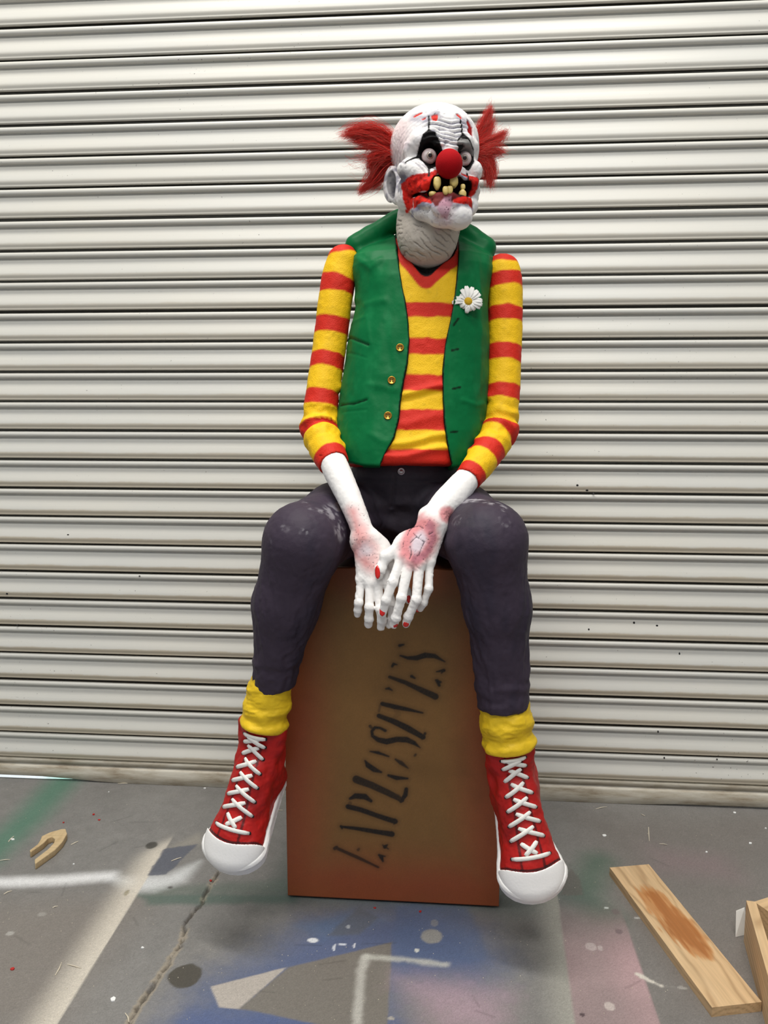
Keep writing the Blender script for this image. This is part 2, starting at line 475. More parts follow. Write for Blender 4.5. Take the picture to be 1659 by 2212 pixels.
# crack with real depth
crack = [(612, 1702), (604, 1722), (597, 1741), (588, 1768), (570, 1800), (520, 1850), (473, 1883), (461, 1902), (442, 1930), (438, 1950), (422, 1966), (398, 1996), (400, 2010), (390, 2042), (370, 2066), (364, 2085), (346, 2105), (326, 2137), (302, 2169), (282, 2205), (270, 2240)]
cd = line_d(X, Y, PXs(crack)) + 0.0035 * n3 + 0.003 * n2
Zf = -0.007 * sstep(0.0040, 0.0005, cd) + 0.0007 * n1 * 0
fc = mixc(fc, (170, 156, 132), sstep(0.008, 0.004, np.abs(cd - 0.003)) * 0.5 * sstep(-.3, .3, n2 + n1))
fc = mixc(fc, (70, 64, 56), sstep(0.0035, 0.001, cd) * 0.8)
grain = RNG.normal(0, 1, len(X)).astype(np.float32)
fc = np.clip(fc * (1 + 0.05 * grain)[:, None], 0.004, 1)
m = bpy.data.materials.new('painted_concrete'); nt, N, Lk, b = nodes(m)
at = N.new('ShaderNodeAttribute'); at.attribute_name = 'Col'
tc = N.new('ShaderNodeTexCoord'); nz = N.new('ShaderNodeTexNoise'); nz.inputs['Scale'].default_value = 420; nz.inputs['Detail'].default_value = 4
Lk.new(tc.outputs['Object'], nz.inputs['Vector'])
mr = N.new('ShaderNodeMapRange'); mr.inputs['From Min'].default_value = 0.3; mr.inputs['From Max'].default_value = 0.7; mr.inputs['To Min'].default_value = 0.84; mr.inputs['To Max'].default_value = 1.14
Lk.new(nz.outputs['Fac'], mr.inputs['Value'])
mx = N.new('ShaderNodeMix'); mx.data_type = 'RGBA'; mx.blend_type = 'MULTIPLY'; mx.inputs['Factor'].default_value = 1.0
Lk.new(at.outputs['Color'], mx.inputs[6]); Lk.new(mr.outputs['Result'], mx.inputs[7]); Lk.new(mx.outputs[2], b.inputs['Base Color'])
nr = N.new('ShaderNodeTexNoise'); nr.inputs['Scale'].default_value = 6; nr.inputs['Detail'].default_value = 5
Lk.new(tc.outputs['Object'], nr.inputs['Vector'])
mr2 = N.new('ShaderNodeMapRange'); mr2.inputs['To Min'].default_value = 0.32; mr2.inputs['To Max'].default_value = 0.66
Lk.new(nr.outputs['Fac'], mr2.inputs['Value']); Lk.new(mr2.outputs['Result'], b.inputs['Roughness'])
bp = N.new('ShaderNodeBump'); bp.inputs['Strength'].default_value = 0.15; bp.inputs['Distance'].default_value = 0.001
Lk.new(nz.outputs['Fac'], bp.inputs['Height']); Lk.new(bp.outputs['Normal'], b.inputs['Normal'])
ny = len(fy)
I, J = np.meshgrid(np.arange(len(fx) - 1), np.arange(ny - 1), indexing='ij')
q = (I * ny + J).ravel()
Ff = np.stack([q, q + ny, q + ny + 1, q + 1], 1)
floor = obj('floor', np.stack([X, Y, Zf], 1), Ff, m, col=fc)
tag(floor, 'grey concrete workshop floor with overspray, blue and pink paint and a long crack', 'floor', kind='structure')

# ================================================================== SETTING: roller shutter door
m_slat = bpy.data.materials.new('painted_steel_slat'); nt, N, Lk, b = nodes(m_slat)
geo = N.new('ShaderNodeNewGeometry'); tc = N.new('ShaderNodeTexCoord')
sep = N.new('ShaderNodeSeparateXYZ'); Lk.new(tc.outputs['Object'], sep.inputs[0])
base = N.new('ShaderNodeMix'); base.data_type = 'RGBA'
base.inputs[6].default_value = (*lin((224, 219, 206)), 1); base.inputs[7].default_value = (*lin((206, 207, 204)), 1)
mp = N.new('ShaderNodeMapping'); mp.inputs['Scale'].default_value = (1.2, 1.2, 5); Lk.new(geo.outputs['Position'], mp.inputs['Vector'])
nz = N.new('ShaderNodeTexNoise'); nz.inputs['Scale'].default_value = 1.3; nz.inputs['Detail'].default_value = 5; Lk.new(mp.outputs['Vector'], nz.inputs['Vector'])
Lk.new(nz.outputs['Fac'], base.inputs['Factor'])
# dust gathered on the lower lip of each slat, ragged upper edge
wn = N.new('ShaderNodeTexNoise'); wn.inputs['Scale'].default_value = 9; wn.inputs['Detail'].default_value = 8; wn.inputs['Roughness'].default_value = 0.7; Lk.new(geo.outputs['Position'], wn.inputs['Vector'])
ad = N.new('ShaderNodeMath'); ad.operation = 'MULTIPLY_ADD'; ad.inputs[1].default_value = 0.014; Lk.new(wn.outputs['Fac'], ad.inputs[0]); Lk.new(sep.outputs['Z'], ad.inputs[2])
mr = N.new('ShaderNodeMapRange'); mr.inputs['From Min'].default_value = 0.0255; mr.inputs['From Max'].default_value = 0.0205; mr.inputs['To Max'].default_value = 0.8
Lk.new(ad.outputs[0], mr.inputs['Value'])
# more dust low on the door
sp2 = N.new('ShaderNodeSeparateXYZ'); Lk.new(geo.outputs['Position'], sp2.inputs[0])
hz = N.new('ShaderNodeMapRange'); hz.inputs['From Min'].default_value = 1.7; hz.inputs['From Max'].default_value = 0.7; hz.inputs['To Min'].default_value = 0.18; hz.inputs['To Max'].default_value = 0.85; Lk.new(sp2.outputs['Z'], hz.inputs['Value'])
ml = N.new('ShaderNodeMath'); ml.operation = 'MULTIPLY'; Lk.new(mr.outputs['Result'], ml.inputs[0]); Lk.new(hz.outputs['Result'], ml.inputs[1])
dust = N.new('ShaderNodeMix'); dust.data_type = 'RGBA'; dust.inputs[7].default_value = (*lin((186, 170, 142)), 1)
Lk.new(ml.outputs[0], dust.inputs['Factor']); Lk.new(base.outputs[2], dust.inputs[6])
# specks
vz = N.new('ShaderNodeTexNoise'); vz.inputs['Scale'].default_value = 170; vz.inputs['Detail'].default_value = 2; Lk.new(geo.outputs['Position'], vz.inputs['Vector'])
big = N.new('ShaderNodeTexNoise'); big.inputs['Scale'].default_value = 2.2; Lk.new(geo.outputs['Position'], big.inputs['Vector'])
sm = N.new('ShaderNodeMath'); sm.operation = 'MULTIPLY_ADD'; sm.inputs[1].default_value = 0.22; Lk.new(big.outputs['Fac'], sm.inputs[0]); Lk.new(vz.outputs['Fac'], sm.inputs[2])
th = N.new('ShaderNodeMapRange'); th.inputs['From Min'].default_value = 0.865; th.inputs['From Max'].default_value = 0.90; th.inputs['To Max'].default_value = 0.75; Lk.new(sm.outputs[0], th.inputs['Value'])
spk = N.new('ShaderNodeMix'); spk.data_type = 'RGBA'; spk.inputs[7].default_value = (*lin((70, 66, 60)), 1)
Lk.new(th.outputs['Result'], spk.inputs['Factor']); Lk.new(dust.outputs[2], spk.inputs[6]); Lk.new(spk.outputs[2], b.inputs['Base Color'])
b.inputs['Roughness'].default_value = 0.34; b.inputs['Specular IOR Level'].default_value = 0.5; b.inputs['Metallic'].default_value = 0.0
mpb = N.new('ShaderNodeMapping'); mpb.inputs['Scale'].default_value = (1.5, 1, 90); Lk.new(geo.outputs['Position'], mpb.inputs['Vector'])
nb_ = N.new('ShaderNodeTexNoise'); nb_.inputs['Scale'].default_value = 1.0; nb_.inputs['Detail'].default_value = 3; Lk.new(mpb.outputs['Vector'], nb_.inputs['Vector'])
bp = N.new('ShaderNodeBump'); bp.inputs['Strength'].default_value = 0.10; bp.inputs['Distance'].default_value = 0.003
Lk.new(nb_.outputs['Fac'], bp.inputs['Height']); Lk.new(bp.outputs['Normal'], b.inputs['Normal'])

PITCH_S = 0.0784
XL, XR = -2.7, 2.3
# profile of one interlocking slat: (towards room, up) in mm; 0 = lower edge
prof = [(-12.0, 9.0), (-12.0, 0.4), (-4, 0.4), (2.4, 0.7), (4.4, 1.8), (4.8, 3.4), (4.2, 5.2)]        # curled lower lip
prof += [(4.4, 6.8), (5.4, 9.6), (6.1, 12.6), (6.2, 15.2), (5.7, 18.5), (4.5, 23), (2.9, 28), (1.2, 33), (-0.4, 38), (-1.9, 43), (-3.3, 48), (-4.7, 52.4), (-6.2, 55.4), (-6.8, 57.2)]
prof += [(-5.4, 58.2), (-0.6, 58.6), (2.8, 59.8), (4.4, 62.6), (4.4, 67.6), (2.8, 70.8), (-1.0, 72.8), (-8, 73.6), (-14, 74.2), (-14.4, 92)]      # bead and hidden hook
prof = np.array(prof)[:, :] / 1000.0
nx_s = 26
xs = np.linspace(XL, XR, nx_s)
V = np.array([(x, -o, z) for x in xs for (o, z) in prof]); k = len(prof)
F = np.array([(i * k + j, i * k + j + 1, (i + 1) * k + j + 1, (i + 1) * k + j) for i in range(nx_s - 1) for j in range(k - 1)])
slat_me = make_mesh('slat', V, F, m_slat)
m_hook = mat_plain('slat_gap_shade', (96, 90, 80), 0.7)  # hook faces coloured dark to put shade into the gaps between slats
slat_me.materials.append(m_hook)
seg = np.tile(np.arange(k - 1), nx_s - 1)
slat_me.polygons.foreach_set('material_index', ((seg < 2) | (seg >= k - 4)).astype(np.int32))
door = empty('door_1', (0, 0, 0))
tag(door, 'closed roller shutter door of pale grey steel slats behind the clown', 'door', kind='structure')
Z0 = 0.0652
ns = 36
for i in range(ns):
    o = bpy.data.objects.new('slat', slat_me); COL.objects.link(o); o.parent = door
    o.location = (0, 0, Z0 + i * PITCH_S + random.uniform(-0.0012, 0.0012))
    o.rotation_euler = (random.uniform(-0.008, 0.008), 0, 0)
# bottom bar with a gap to the floor at both ends
bar = np.array([(-14, 62), (2, 62), (4, 60), (4, 50), (-1, 48), (-1, 44), (5, 42), (9, 38), (9, 33), (11, 30), (11, 3), (8, 0), (-14, 0)]) / 1000.0
xs = np.linspace(XL, XR, 60)
V = []
for x in xs:
    gap = np.interp(x, [-2.7, -1.15, -0.95, 0.5, 0.56, 0.76, 2.3], [0.014, 0.011, -0.002, -0.002, 0.004, 0.005, 0.008])
    for (o, z) in bar: V.append((x, -o, z if z > 0.01 else z + gap))
k = len(bar)
F = np.array([(i * k + j, (i + 1) * k + j, (i + 1) * k + j + 1, i * k + j + 1) for i in range(len(xs) - 1) for j in range(k - 1)])
m_bar = bpy.data.materials.new('grimy_steel_bar'); nt, N, Lk, b = nodes(m_bar)
tc = N.new('ShaderNodeTexCoord'); nz = N.new('ShaderNodeTexNoise'); nz.inputs['Scale'].default_value = 14; nz.inputs['Detail'].default_value = 9; nz.inputs['Roughness'].default_value = 0.7
mp = N.new('ShaderNodeMapping'); mp.inputs['Scale'].default_value = (0.5, 1, 3); Lk.new(tc.outputs['Object'], mp.inputs['Vector']); Lk.new(mp.outputs['Vector'], nz.inputs['Vector'])
cr = N.new('ShaderNodeValToRGB'); cr.color_ramp.elements[0].position = 0.3; cr.color_ramp.elements[0].color = (*lin((132, 116, 94)), 1); cr.color_ramp.elements[1].position = 0.62; cr.color_ramp.elements[1].color = (*lin((196, 190, 176)), 1)
e = cr.color_ramp.elements.new(0.45); e.color = (*lin((172, 162, 144)), 1)
Lk.new(nz.outputs['Fac'], cr.inputs['Fac']); Lk.new(cr.outputs['Color'], b.inputs['Base Color']); b.inputs['Roughness'].default_value = 0.45
bar_o = obj('bottom_bar', V, F, m_bar, door, smooth=False)
bar_o['label'] = 'grimy beige bottom bar'
m_wall = mat_plain('grey_block_wall', (170, 168, 162), 0.8, bump=(30, 0.3))
HT = Z0 + ns * PITCH_S - 0.03
for (nm, v) in (('wall_back_left', (-6, XL + 0.03, -0.02, 0.2, 0, 9.5)), ('wall_back_right', (XR - 0.03, 6, -0.02, 0.2, 0, 9.5)), ('wall_back_top', (XL + 0.03, XR - 0.03, -0.02, 0.2, HT, 9.5))):  # unseen upper walls, raised to block the sun from the room
    V, F = box_vf(*v); tag(obj(nm, V, F, m_wall, smooth=False), kind='structure')

# ================================================================== THINGS: stencilled crate
BX0, BX1, BYF, BYB, BH = -0.3556, 0.106, -0.505, -0.055, 0.744
crate = empty('crate', ((BX0 + BX1) / 2, (BYF + BYB) / 2, 0), 'tall brown wooden box stencilled in black, with the clown seated on it', 'crate')
crate.rotation_euler = (0, 0, 0)
m_side = mat_plain('brown_box_paint', (96, 52, 30), 0.45, bump=(60, 0.1))
gx = np.linspace(BX0, BX1, 290); gz = np.linspace(0.006, BH, 470)
AX, AZ = np.meshgrid(gx, gz, indexing='ij'); ax_, az_ = AX.ravel(), AZ.ravel()
Pb = np.stack([ax_, 0 * ax_, az_], 1)
nb1 = fbm(Pb, 0.12, 3, 21); nb2 = fbm(Pb, 0.02, 3, 22); nb3 = RNG.normal(0, 1, len(ax_))
u_ = (ax_ - BX0) / (BX1 - BX0); v_ = az_ / BH
bc = np.repeat(lin((124, 90, 48))[None], len(ax_), 0)
edge = np.maximum.reduce([sstep(0.30, 0.02, u_), sstep(0.70, 0.99, u_) * 0.95, sstep(0.24, 0.03, v_), sstep(0.86, 1.0, v_) * 0.8])
edge = np.clip(edge * (1 + 0.35 * nb1), 0, 1)
bc = mixc(bc, (140, 72, 40), edge)
bc = mixc(bc, (96, 70, 34), np.clip(0.4 * sstep(0.2, 0.8, nb1), 0, 1))
def bpx(l): return [tuple(atY(600 + x / 2.765, 1200 + y / 2.765, BYF)[[0, 2]]) for (x, y) in l]
MMP = 0.00098 / 2.765 * 1.0
letters = [  # sprayed stencil strokes: centre line in the picture, half widths
    ([(345, 1745), (470, 1800), (600, 1862)], [9, 11, 6], 0.75), ([(340, 1750), (352, 1742)], [10, 8], .8), ([(606, 1790), (640, 1797)], [8, 4], .9), ([(618, 1800), (628, 1826)], [14, 5], .9), ([(640, 1740), (655, 1728)], [12, 3], .9), ([(628, 1730), (660, 1752)], [4, 4], .8), ([(480, 1758), (486, 1752)], [9, 6], .6),
    ([(380, 1620), (480, 1632), (590, 1650), (680, 1664)], [7, 12, 14, 18], 0.9), ([(378, 1618), (384, 1630)], [8, 6], .9), ([(680, 1650), (676, 1676)], [5, 4], .8),
    ([(420, 1500), (500, 1520), (600, 1556), (700, 1588)], [15, 16, 15, 17], 0.95), ([(432, 1452), (465, 1436), (520, 1440), (556, 1466)], [8, 16, 18, 10], 0.95), ([(700, 1575), (694, 1604)], [6, 4], .9), ([(432, 1478), (425, 1500)], [10, 12], .4),
    ([(470, 1338), (560, 1372), (660, 1418), (740, 1460)], [24, 22, 20, 16], 0.82), ([(768, 1395), (762, 1430), (735, 1470)], [10, 13, 8], 0.9), ([(720, 1440), (690, 1425)], [14, 10], .5),
    ([(522, 1226), (540, 1254), (575, 1278), (618, 1294)], [5, 16, 17, 6], 0.95), ([(552, 1170), (600, 1178), (662, 1200)], [4, 10, 5], 0.9), ([(704, 1218), (735, 1238), (778, 1270)], [7, 13, 3], 0.8), ([(662, 1314), (710, 1328), (775, 1332)], [8, 13, 6], 0.9),
    ([(642, 1046), (610, 1030), (580, 1028), (562, 1050), (566, 1078), (600, 1100), (650, 1112), (710, 1098), (770, 1100), (815, 1120), (850, 1148)], [9, 7, 9, 9, 9, 15, 18, 17, 17, 13, 3], 0.95), ([(552, 1020), (566, 1036)], [10, 8], .7), ([(818, 1196), (824, 1188)], [6, 6], .7),
    ([(605, 958), (690, 990), (780, 1034), (866, 1084)], [14, 17, 19, 16], 0.92), ([(880, 1062), (862, 1098)], [8, 4], .8),
    ([(625, 886), (700, 904), (780, 920), (866, 940)], [12, 14, 11, 4], 0.95), ([(612, 895), (604, 930)], [7, 7], .4), ([(700, 910), (720, 945), (690, 975)], [12, 16, 10], .16), ([(646, 796), (664, 794), (684, 806)], [4, 7, 3], 0.85),
    ([(668, 726), (760, 758), (850, 800), (940, 842)], [9, 13, 16, 20], 0.85), ([(800, 722), (818, 732)], [9, 5], .9), ([(945, 745), (972, 756)], [6, 6], .9), ([(952, 748), (964, 775)], [10, 8], .95), ([(684, 662), (692, 648), (712, 652)], [6, 8, 3], .9),
    ([(732, 598), (775, 612), (830, 612), (880, 596), (935, 600), (998, 634)], [4, 9, 14, 17, 13, 3], 0.98), ([(948, 694), (992, 686)], [4, 9], .9), ([(985, 690), (978, 702)], [8, 3], .9), ([(728, 538), (752, 532)], [8, 5], .9),
]
ink = np.zeros(len(ax_)); halo = np.zeros(len(ax_))
for pts, w, a in letters:
    l = bpx(pts); d = line_d(ax_, az_, l, np.array(w) * MMP) + 0.0006 * nb2
    ink = np.maximum(ink, min(a * 1.12, 1) * sstep(0.0016, -0.0010, d)); halo = np.maximum(halo, 0.35 * a * sstep(0.011, 0.0, d))
bc = mixc(bc, (30, 22, 12), halo * 0.75); bc = mixc(bc, (16, 14, 12), ink * (0.93 + 0.07 * nb3.clip(-1, 1)))
bc = np.clip(bc * (1 + 0.035 * nb3 + 0.05 * nb2)[:, None], 0.002, 1)
n_ = len(gz); I, J = np.meshgrid(np.arange(len(gx) - 1), np.arange(n_ - 1), indexing='ij'); q = (I * n_ + J).ravel()
Ff = np.stack([q, q + n_, q + n_ + 1, q + 1], 1)
m_front = mat_paint('sprayed_box_front', 0.42, 0.4, (350, 0.06))
fp = obj('front_panel', np.stack([ax_, np.full_like(ax_, BYF), az_], 1), Ff, m_front, crate, col=bc)
fp['label'] = 'front panel with EXPLOSIVES stencilled up it in black'
md = fp.modifiers.new('thickness', 'SOLIDIFY'); md.thickness = 0.016; md.offset = -1
for nm, v in (('side_panel', (BX0, BX0 + .016, BYF + .0165, BYB, .006, BH)), ('side_panel', (BX1 - .016, BX1, BYF + .0165, BYB, .006, BH)), ('back_panel', (BX0 + .0165, BX1 - .0165, BYB - .016, BYB, .006, BH)),
              ('top_panel', (BX0 + .0165, BX1 - .0165, BYF + .0165, BYB - .0165, BH - .016, BH)), ('base_skid', (BX0 + .012, BX1 - .02, BYF + .03, BYB - .02, 0, .0235))):
    V, F = box_vf(*v); o = obj(nm, V, F, m_side, crate, smooth=False)

# ================================================================== THINGS: the clown
clown = empty('clown_figure', (-0.12, -0.36, BH), 'life-size clown figure sitting on the box in striped sweater, green vest and red sneakers', 'statue')
T = Frame(905, 760, -0.36)
def A(px, py, z): return T.L(px, py, z)
m_skin = mat_paint('white_greasepaint', 0.66, 0.15, (260, 0.12), var=0.0)
m_knit = mat_paint('painted_knit', 0.62, 0.3, (420, 0.5))
m_vest = mat_paint('green_vest_paint', 0.44, 0.14, (240, 0.10))
m_trous = mat_paint('dark_trouser_paint', 0.62, 0.3, (160, 0.25))
m_sock = mat_paint('yellow_sock_paint', 0.55, 0.35, (260, 0.25))
m_shoe = mat_paint('red_shoe_paint', 0.45, 0.35, (300, 0.15))
m_rubber = mat_plain('white_rubber', (250, 248, 245), 0.5, bump=(220, 0.15))
m_black = mat_plain('black_paint', (14, 12, 12), 0.5)
m_gold = mat_plain('brass', (205, 150, 62), 0.28, 0.9)
m_steel = mat_plain('steel_button', (190, 190, 192), 0.3, 0.9)
m_nail = mat_plain('red_nail_polish', (214, 26, 18), 0.2, coat=0.5)

# ---- torso shared by sweater and vest
tb = [(1006, 752, 1002, 96, 28), (975, 742, 1015, 98, 24), (930, 738, 1030, 98, 18), (880, 742, 1038, 97, 12), (800, 752, 1043, 96, 6), (720, 764, 1044, 95, 2), (650, 780, 1040, 92, 0), (600, 778, 1046, 88, -2),
      (565, 768, 1052, 80, -6), (540, 766, 1052, 70, -12), (520, 792, 1030, 58, -18), (505, 822, 1008, 46, -22), (490, 850, 985, 34, -24), (478, 872, 962, 22, -25)]
tys = [A(905, r[0], 60)[1] for r in tb]
txl = np.array([A(r[1], r[0], 0)[0] for r in tb]); txr = np.array([A(r[2], r[0], 0)[0] for r in tb])
txc = (txl + txr) / 2; txa = (txr - txl) / 2; tzb = np.array([r[3] for r in tb], float); tzc = np.array([r[4] for r in tb], float)
def torso(P):
    d = loft(P, tys, txc, txa, tzc, tzb, 2.35)
    d = smax(d, tys[0] - P[:, 1], 10); d = smax(d, P[:, 1] - tys[-1], 16)
    return d
armL = [(A(742, 566, -8), 36), (A(730, 610, -6), 37), (A(712, 745, -2), 36), (A(692, 890, 22), 36), (A(691, 928, 40), 39), (A(703, 965, 78), 36), (A(722, 1003, 118), 31)]
armR = [(A(1086, 586, -8), 37), (A(1091, 625, -6), 37), (A(1090, 745, 0), 36.5), (A(1084, 890, 26), 35), (A(1079, 930, 44), 36), (A(1050, 982, 92), 33), (A(1009, 1036, 140), 27)]
armL_s, armR_s = catmull(armL, 3), catmull(armR, 3)
def neck_hole(P):
    d = cap(P, A(927, 470, -10), A(924, 552, 26), 62, 60)
    v = cap(P, A(922, 540, 60), A(921, 590, 104), 42, 9)
    return smin(d, v, 16)
def arm_end(P, arm):
    a = np.asarray(arm[-1][0], np.float32); n = a - np.asarray(arm[-2][0], np.float32); n = n / np.linalg.norm(n)
    return (P - a) @ n
def f_sweater(P):
    d = torso(P)
    d = smax(d, -neck_hole(P), 6)
    for arm, arms in ((armL, armL_s), (armR, armR_s)):
        e = hchain(P, arms); e = smax(e, arm_end(P, arm) , 5)
        inner = chain(P, [(p, r - 5) for p, r in arm[-2:]], 8)
        e = smax(e, -smax(inner, -(arm_end(P, arm) + 16), 2), 2)
        d = smin(d, e, 5)
    return d + 1.6 * fbm(P, 42, 2, 31)
def bandmask(t, bands, soft=2.2):
    m_ = 0
    for a, b_ in bands: m_ = np.maximum(m_, sstep(a - soft, a + soft, t) * sstep(b_ + soft, b_ - soft, t))
    return m_
V, F, Nn = sculpt(f_sweater, A(630, 1075, 150) - [0, 0, 330], A(1150, 455, 0) + [0, 0, 175], 3.0)
# cloth folds
tmask = sstep(6, -6, torso(V) - 12)
gy = V[:, 1]
fold = 0
for (py, amp, wd) in ((842, 6, 9), (852, -4, 7), (948, 5, 9), (958, -3, 7), (975, 6, 8), (905, 3, 10)):
    yy = A(905, py, 95)[1] + 10 * np.sin(V[:, 0] / 34.0) - 4 * np.cos(V[:, 0] / 60.0)
    fold = fold + amp * 1.0 * np.exp(-((gy - yy) / wd) ** 2)
rough_n = fbm(V, 9, 3, 33)
arm_fold = 0
for arm, (px, py) in ((armL, (690, 935)), (armR, (1081, 930))):
    _, tt = chain_t(V, [p for p, r in arm]); 
    t0 = np.linalg.norm(np.diff(np.array([p for p, r in arm[:5]]), axis=0), axis=1).sum()
    dd = chain(V, arm, 14)
    arm_fold = arm_fold + np.where(dd < 6, 1, 0) * np.exp(-((tt - t0) / 45) ** 2) * 4.5 * np.sin(tt / 7.0 + 3 * fbm(V, 30, 2, 35))
V0 = V
V = V + Nn * (fold * tmask * (V[:, 2] > 0) + 0.9 * rough_n + arm_fold * (1 - tmask))[:, None]
dL, tL = chain_t(V, [p for p, r in armL]); dR, tR = chain_t(V, [p for p, r in armR])
isL = (chain(V, armL, 14) < torso(V) - 0.5); isR = (chain(V, armR, 14) < torso(V) - 0.5)
wob = 3.0 * fbm(V, 22, 2, 37)
def tof(arm, px, py, z): return chain_t(np.array([A(px, py, z)], np.float32), [p for p, r in arm])[1][0]
bL = [(-20, tof(armL, 742, 548, 0) - 8), (tof(armL, 728, 599, 0), tof(armL, 724, 635, 0)), (tof(armL, 718, 687, 0), tof(armL, 714, 722, 0)), (tof(armL, 708, 769, 0), tof(armL, 704, 801, 4)), (tof(armL, 698, 848, 14), tof(armL, 694, 879, 20)),
      (tof(armL, 691, 922, 38), tof(armL, 694, 943, 54)), (tof(armL, 713, 984, 98), 999)]
bR = [(tof(armR, 1090, 593, 0), tof(armR, 1091, 622, 0)), (tof(armR, 1091, 666, 0), tof(armR, 1090, 697, 0)), (tof(armR, 1090, 752, 0), tof(armR, 1088, 785, 6)), (tof(armR, 1086, 835, 16), tof(armR, 1085, 866, 22)),
      (tof(armR, 1081, 921, 40), tof(armR, 1074, 942, 56)), (tof(armR, 1058, 970, 80), tof(armR, 1043, 991, 100)), (tof(armR, 1023, 1020, 126), 999)]
ty = lambda py: A(905, py, 95)[1]
bT = [(ty(685), ty(652)), (ty(766), ty(731)), (ty(846), ty(810)), (ty(931), ty(886)), (ty(1040), ty(972))]
mb = np.where(isL, bandmask(tL + wob, bL), np.where(isR, bandmask(tR + wob, bR), bandmask(gy + wob, bT)))
nh = neck_hole(V)
collar = sstep(23, 20, nh + wob * 0.6) * (~isL) * (~isR) * (V[:, 1] > ty(640))
mb = np.maximum(mb, collar)
mb = np.maximum(mb, isL * sstep(A(742, 550, 0)[1] - 2, A(742, 548, 0)[1] + 2, V[:, 1] + wob - 0.12 * (V[:, 0] - A(742, 550, 0)[0])))
mb = np.maximum(mb, isR * sstep(A(1086, 570, 0)[1] - 2, A(1086, 568, 0)[1] + 2, V[:, 1] + wob))
kn = fbm(V, 5, 2, 39)
sc = np.repeat(lin((246, 196, 20))[None], len(V), 0) * (1 + 0.06 * rough_n)[:, None]
sc = mixc(sc, (206, 168, 24), np.clip(0.5 * sstep(0.15, 0.7, rough_n), 0, 1))
sc = mixc(sc, (208, 38, 20), mb)
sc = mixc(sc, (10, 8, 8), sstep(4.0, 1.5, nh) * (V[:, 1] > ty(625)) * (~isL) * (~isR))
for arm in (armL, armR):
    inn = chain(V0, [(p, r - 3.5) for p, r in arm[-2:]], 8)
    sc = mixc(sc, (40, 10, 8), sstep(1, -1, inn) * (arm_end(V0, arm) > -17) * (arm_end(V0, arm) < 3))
obj('sweater', T.W(V), F, m_knit, clown, col=sc)['label'] = 'knitted sweater in red and yellow stripes'

# ---- vest
def edge_x(tab, y):
    ys = np.array([A(px, py, z)[1] for px, py, z in tab]); xs_ = np.array([A(px, py, z)[0] for px, py, z in tab])
    o_ = np.argsort(ys); return np.interp(y, ys[o_], xs_[o_])
vl = [(853, 465, 20), (855, 500, 30), (858, 545, 55), (866, 600, 82), (876, 650, 96), (883, 700, 100), (885, 735, 102), (881, 780, 104), (873, 820, 106), (866, 860, 108), (862, 905, 110), (852, 945, 116), (832, 982, 120), (822, 1005, 122)]
vr = [(990, 485, 20), (990, 520, 35), (988, 560, 60), (985, 610, 86), (978, 660, 96), (968, 710, 100), (960, 750, 102), (956, 800, 104), (956, 860, 108), (959, 910, 112), (966, 960, 118), (978, 1012, 120)]
vest_bot = [(726, 993), (750, 998), (790, 1007), (826, 1009), (975, 1015), (1000, 1006), (1045, 980)]
bx = np.array([A(px, py, 100)[0] for px, py in vest_bot]); by = np.array([A(px, py, 100)[1] for px, py in vest_bot])
def f_vest(P):
    t = torso(P) + 1.2 * fbm(P, 42, 2, 31)
    sh = smin(cap(P, A(862, 470, -26), A(800, 512, -20), 15, 19), cap(P, A(800, 512, -20), A(770, 532, -14), 19, 21), 6); sh = smin(sh, cap(P, A(990, 494, -20), A(1046, 536, -14), 17, 21), 4)
    t2 = smin(t - 7.5, sh - 4, 14)
    d = smax(t2, -(t + 1.0), 2)
    xl = edge_x(vl, P[:, 1]); xr = edge_x(vr, P[:, 1])
    op = np.minimum(P[:, 0] - xl, xr - P[:, 0])
    op = np.minimum(op, P[:, 2] - 5)
    d = smax(d, op, 3.0)
    vh = smin(cap(P, A(928, 455, -12), A(924, 552, 26), 57, 60), cap(P, A(922, 540, 60), A(921, 590, 104), 42, 9), 16)
    d = smax(d, -(vh - 1), 4)
    d = smax(d, np.interp(P[:, 0], bx, by) - P[:, 1], 4)
    rim = chain(P, [(A(860, 474, -34), 12), (A(872, 470, -72), 11), (A(900, 468, -96), 10), (A(935, 468, -100), 10), (A(970, 474, -84), 11), (A(990, 490, -40), 12)], 10)
    d = smin(d, rim, 8)
    # arm holes
    for arm, s_ in ((armL, 1), (armR, 1)):
        ah = cap(P, np.asarray(arm[0][0]) + [0, -6, 0], np.asarray(arm[1][0]) + [0, -34, 0], 38, 36)
        d = smax(d, -ah, 4)
    return d
V, F, Nn = sculpt(f_vest, A(715, 1030, 0) - [0, 0, 130], A(1085, 435, 0) + [0, 0, 190], 2.6)
def seg_d(P, pts):
    d = np.full(len(P), 1e9)
    pts = [np.asarray(A(*p)) for p in pts]
    for a, b_ in zip(pts[:-1], pts[1:]): d = np.minimum(d, cap(P, a, b_, 0))
    return d
fr = (V[:, 2] > 0)
def crease(pts, amp, w): return amp * np.exp(-(seg_d(V * [1, 1, 0], [(p[0], p[1], p[2]) for p in pts]) / w) ** 2)
def flat_d(V, pts):
    q = np.array([A(*p)[:2] for p in pts]); return line_d(V[:, 0], V[:, 1], q)
dsp = 1.4 * fbm(V, 26, 3, 41) + 2.2 * fbm(V * [1.0, 0.45, 1.0], 34, 2, 43)
